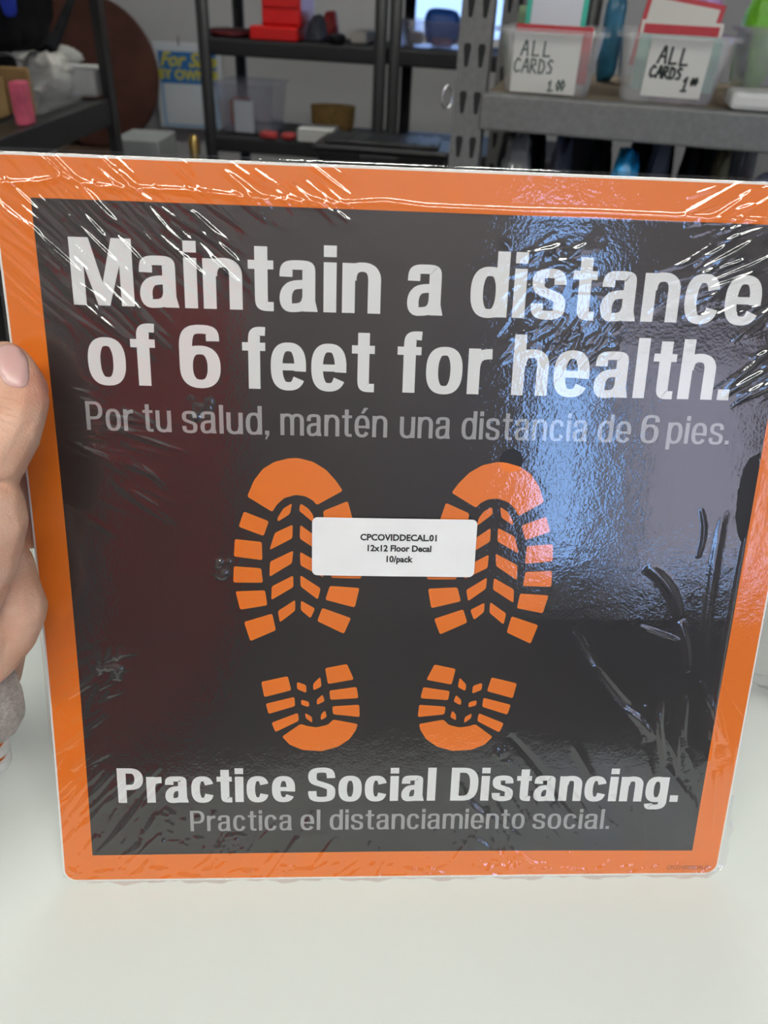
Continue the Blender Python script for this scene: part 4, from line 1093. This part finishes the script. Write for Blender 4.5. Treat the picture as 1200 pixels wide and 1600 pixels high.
t = thing('basket', 'oval woven straw basket behind the black tote', 'basket', MS.world((xa + xb) / 2, .22, z_l + .002), MS.yaw); t.scale = (1, .7, 1)
bm = bmesh.new(); hgt = za - z_l; lathe(bm, [((xb - xa) / 2 * .85, 0), ((xb - xa) / 2 * .97, hgt * .4), ((xb - xa) / 2, hgt * .9), ((xb - xa) / 2 * 1.02, hgt), ((xb - xa) / 2 * .96, hgt), ((xb - xa) / 2 * .9, hgt * .5)], 40); obj('body', bm, M['wicker'], t)
# black tote in front of the shelving, on a stand-in of its own height: it stands on a lower crate
TF = Frame(590, 240, 2.36, 6)
xa, za = TF.hit(487, 219, -.20); xb, _ = TF.hit(702, 219, -.20); cx = (xa + xb) / 2; w = xb - xa
zbot = za - .36
t = thing('storage_tote', 'black storage tote with lid in front of the black shelving', 'tote', TF.world(cx, -.10, zbot), TF.yaw)
obj('body', bin_mesh(w * .94, .19, .335, taper=.10), M['tote'], t)
bm = bmesh.new(); bx(bm, -w / 2, w / 2, -.10, .10, .3355, .352, .006); bx(bm, -w * .42, w * .42, -.075, .075, .3525, .362, .004)
for k in range(-3, 4): bx(bm, k * w / 8 - .006, k * w / 8 + .006, -.07, .07, .3625, .3645)
obj('lid', bm, M['tote'], t)
bm = bmesh.new(); bx(bm, -.05, .05, -.108, -.1005, .30, .335, .004); obj('latch', bm, M['blackplastic'], t)
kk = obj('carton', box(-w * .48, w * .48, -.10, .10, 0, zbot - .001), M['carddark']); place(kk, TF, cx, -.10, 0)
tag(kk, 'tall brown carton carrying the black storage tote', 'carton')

# ================================================================== back wall: round table top and hanging sign
bm = bmesh.new(); RR = .275
d = ray(137, 115); pd = CAM + d * (3.55 / d[1])
lathe(bm, [(RR - .006, -.012), (RR, -.008), (RR, .008), (RR - .006, .012)], 72)
bmesh.ops.rotate(bm, verts=bm.verts, cent=(0, 0, 0), matrix=Matrix.Rotation(math.radians(84), 3, 'X'))
o = obj('round_table', bm, M['brown_table']); o.location = (pd[0], 3.60, pd[2]); tag(o, 'round reddish brown table top leaning near the back wall', 'table')
ped_z = pd[2] - RR - .004
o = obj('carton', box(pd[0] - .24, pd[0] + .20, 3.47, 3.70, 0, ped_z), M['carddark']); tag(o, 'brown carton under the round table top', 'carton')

SF = Frame(295, 130, 3.70, 0)
sx0, sz1 = SF.hit(237, 64); sx1, sz0 = SF.hit(352, 204)
t = thing('sign', 'blue and white for-sale sign on the back wall behind the black post', 'sign', SF.world((sx0 + sx1) / 2, 0, sz0), 0)
w, h = sx1 - sx0, sz1 - sz0
bm = bmesh.new(); bx(bm, -w / 2, w / 2, 0, .012, 0, h, .003); obj('board', bm, M['signwhite'], t)
m_ = w * .07
bm = bmesh.new(); bx(bm, -w / 2 + m_, w / 2 - m_, -.0012, -.0001, h * .535, h * .90); obj('blue_panel', bm, M['signblue'], t)
bm = bmesh.new()
for a in ((-w / 2 + m_, w / 2 - m_, .02 * h, .05 * h), (-w / 2 + m_, -w / 2 + m_ + .012, .05 * h, .535 * h), (w / 2 - m_ - .012, w / 2 - m_, .05 * h, .535 * h)): bx(bm, a[0], a[1], -.0012, -.0001, a[2], a[3])
obj('border_line', bm, M['signlight'], t)
for text, cx_, cz_, size, shear in (('For Sale', 0, h * .735, .072, .35), ('BY OWNER', 0, h * .585, .050, 0)):
    co, fs = type_part('lettering', text, 0, 0, size, 0, None, None, bold=.0022)
    obj('lettering', pymesh('lettering', [(x + y * shear, -.002, y + cz_) for x, y in co], fs), M['yellow'], t)
bm = bmesh.new(); tube(bm, [(-.03, -.003, h - .012), (-.03, -.006, h + .01), (-.03, .004, h + .02), (-.03, .02, h + .021)], .003, 8); obj('hook', bm, M['steel'], t)

# ================================================================== dark shelf along the left wall
LZ = CAM[2] - .25
ed = lambda px, py: on_z(px, py, LZ)
n_, f_ = ed(0, 212), ed(178, 153)
LX, LY1 = f_[0], f_[1]
t = thing('storage_rack', 'dark steel shelf unit running along the left wall', 'rack', (LX, LY1, 0))
LD = .40; LY0 = 1.05 - LY1
for z1 in (LZ, LZ - .5, LZ + .42):
    bm = bmesh.new(); bx(bm, -.0265, -.0005, LY0, 0, z1 - .055, z1, .003); obj('beam', bm, M['steel'], t)
    bm = bmesh.new(); bx(bm, -LD, -.027, LY0, 0, z1 - .02, z1 - .004); obj('shelf_board', bm, M['steel'], t)
for y in (LY0 - .001, -.034):
    for x in (-.032, -LD):
        bm = bmesh.new(); bx(bm, x, x + .032, y, y + .033, 0, 1.75) if x != -.032 else bx(bm, 0, .004, y, y + .04, 0, 1.75) and bx(bm, -.03, -.0005, y + .0395, y + .0425, 0, 1.75); obj('post', bm, M['steel'], t)
class Side:
    """Items on the left shelf: placed by sight line onto the plane x = const, a little inside the shelf edge."""
    def at(s, px, py, inset):
        d = ray(px, py); t_ = (LX - inset - CAM[0]) / d[0]; return CAM + d * t_
LS = Side(); LT = LZ + .001
def lbox(name, label, cat, pl, pr, pt, inset, depth, mk, bev=.004, crum=None, group=None, amp=.15, e=.55):
    ic = inset + (depth / 2 if crum is not None else 0)
    a, b = LS.at(pl, 150, ic), LS.at(pr, 150, ic); z1 = LS.at((pl + pr) / 2, pt, ic)[2]
    y0, y1 = min(a[1], b[1]), max(a[1], b[1])
    if crum is None: o = obj(name, box(-depth, 0, -(y1 - y0) / 2, (y1 - y0) / 2, 0, z1 - LT, bev), M[mk]); o.location = (LX - inset, (y0 + y1) / 2, LT)
    else: o = obj(name, crumple(depth, y1 - y0, z1 - LT, crum, amp, 3, e), M[mk]); o.location = (LX - inset - depth / 2, (y0 + y1) / 2, LT)
    return tag(o, label, cat, group)
lbox('carton', 'tan cardboard carton nearest the left margin on the dark shelf', 'carton', -40, 11, 122, .09, .18, 'card')
lbox('plastic_bag', 'pink plastic bag between two tan cartons on the left shelf', 'bag', 36, 50, 126, .008, .026, 'pink', e=.4)
lbox('carton', 'narrow brown carton right of the pink bag', 'carton', 50, 54, 104, .05, .06, 'card')
lbox('plastic_bin', 'pale clear bin heaped with white crumpled plastic', 'bin', 66, 132, 122, .03, .20, 'clearbin', .012)
lbox('white_bundle', 'large heap of white crumpled plastic inside the pale bin', 'bundle', 66, 92, 80, .07, .11, 'whitecloth', crum=72, amp=.24, e=.8)
lbox('plastic_bin', 'small white tub at the far end of the left shelf', 'bin', 152, 178, 103, .03, .15, 'whitebox', .008)
lbox('white_bundle', 'white crumpled bag rising behind the pale bin', 'bundle', 60, 120, 72, .27, .12, 'whitecloth', crum=73, amp=.25, e=.8)
# upper part: dark coats hanging over the left end, their strap, a blue bag and a pale bag
def hung(name, label, cat, corners, x, depth, mk, seed, amp=.1):
    ps = [LS.at(px, py, x + depth / 2) for px, py in corners]; ys = [q[1] for q in ps]; zs = [q[2] for q in ps]
    o = obj(name, crumple(depth, max(ys) - min(ys), max(zs) - min(zs), seed, amp, 3, .6, taper=-.15), M[mk]); o.location = (LX - x - depth / 2, (max(ys) + min(ys)) / 2, min(zs)); return tag(o, label, cat)
hung('coat', 'black coat hanging above the left shelf at the upper left margin', 'coat', [(-60, -90), (60, 74)], .10, .12, 'blackcloth', 81)
hung('plastic_bag', 'deep blue bag peeping out before the black coat', 'bag', [(2, -40), (18, 26)], .06, .03, 'bluebag', 82)
hung('bag', 'dark bag between the pale bag and the heap of white plastic', 'bag', [(6, 90), (20, 130)], .13, .04, 'blackcloth', 83)
hung('plastic_bag', 'greyish white bag above the tan carton at the left margin', 'bag', [(-30, 86), (6, 116)], .17, .09, 'whitecloth', 84)
bm = bmesh.new(); a, b, c = LS.at(118, -20, .30), LS.at(92, 50, .28), LS.at(70, 84, .26); tube(bm, [a, a * .5 + b * .5, b, b * .4 + c * .6, c], [.011, .012, .014, .02, .026], 12)
tag(obj('strap', bm, M['blackcloth']), 'black slanted strap in front of the round table top', 'strap')
# things on the floor level under the left shelf's far end
WF = Frame(205, 225, LY1 + .30, 0)
xa, z1 = WF.hit(174, 217); xb, _ = WF.hit(246, 217)
o = obj('carton', box(-(xb - xa) / 2, (xb - xa) / 2, 0, .2, 0, z1, .004), M['greycarton']); place(o, WF, (xa + xb) / 2, 0, 0); tag(o, 'grey-white carton standing below the for-sale sign', 'carton')
bm = bmesh.new(); lathe(bm, [(.045, 0), (.05, .008), (.012, .03), (.010, .30), (.016, .32), (.012, .34), (.018, .40), (.006, .42)], 24)
q = on_z(302, 262, .5); d = ray(302, 210); pz = CAM + d * ((LY1 + .38) / d[1]); o = obj('candlestick', bm, M['brass']); o.location = (pz[0], LY1 + .38, pz[2] - .42); tag(o, 'thin brass candlestick left of the black post', 'candlestick')
sz = pz[2] - .42
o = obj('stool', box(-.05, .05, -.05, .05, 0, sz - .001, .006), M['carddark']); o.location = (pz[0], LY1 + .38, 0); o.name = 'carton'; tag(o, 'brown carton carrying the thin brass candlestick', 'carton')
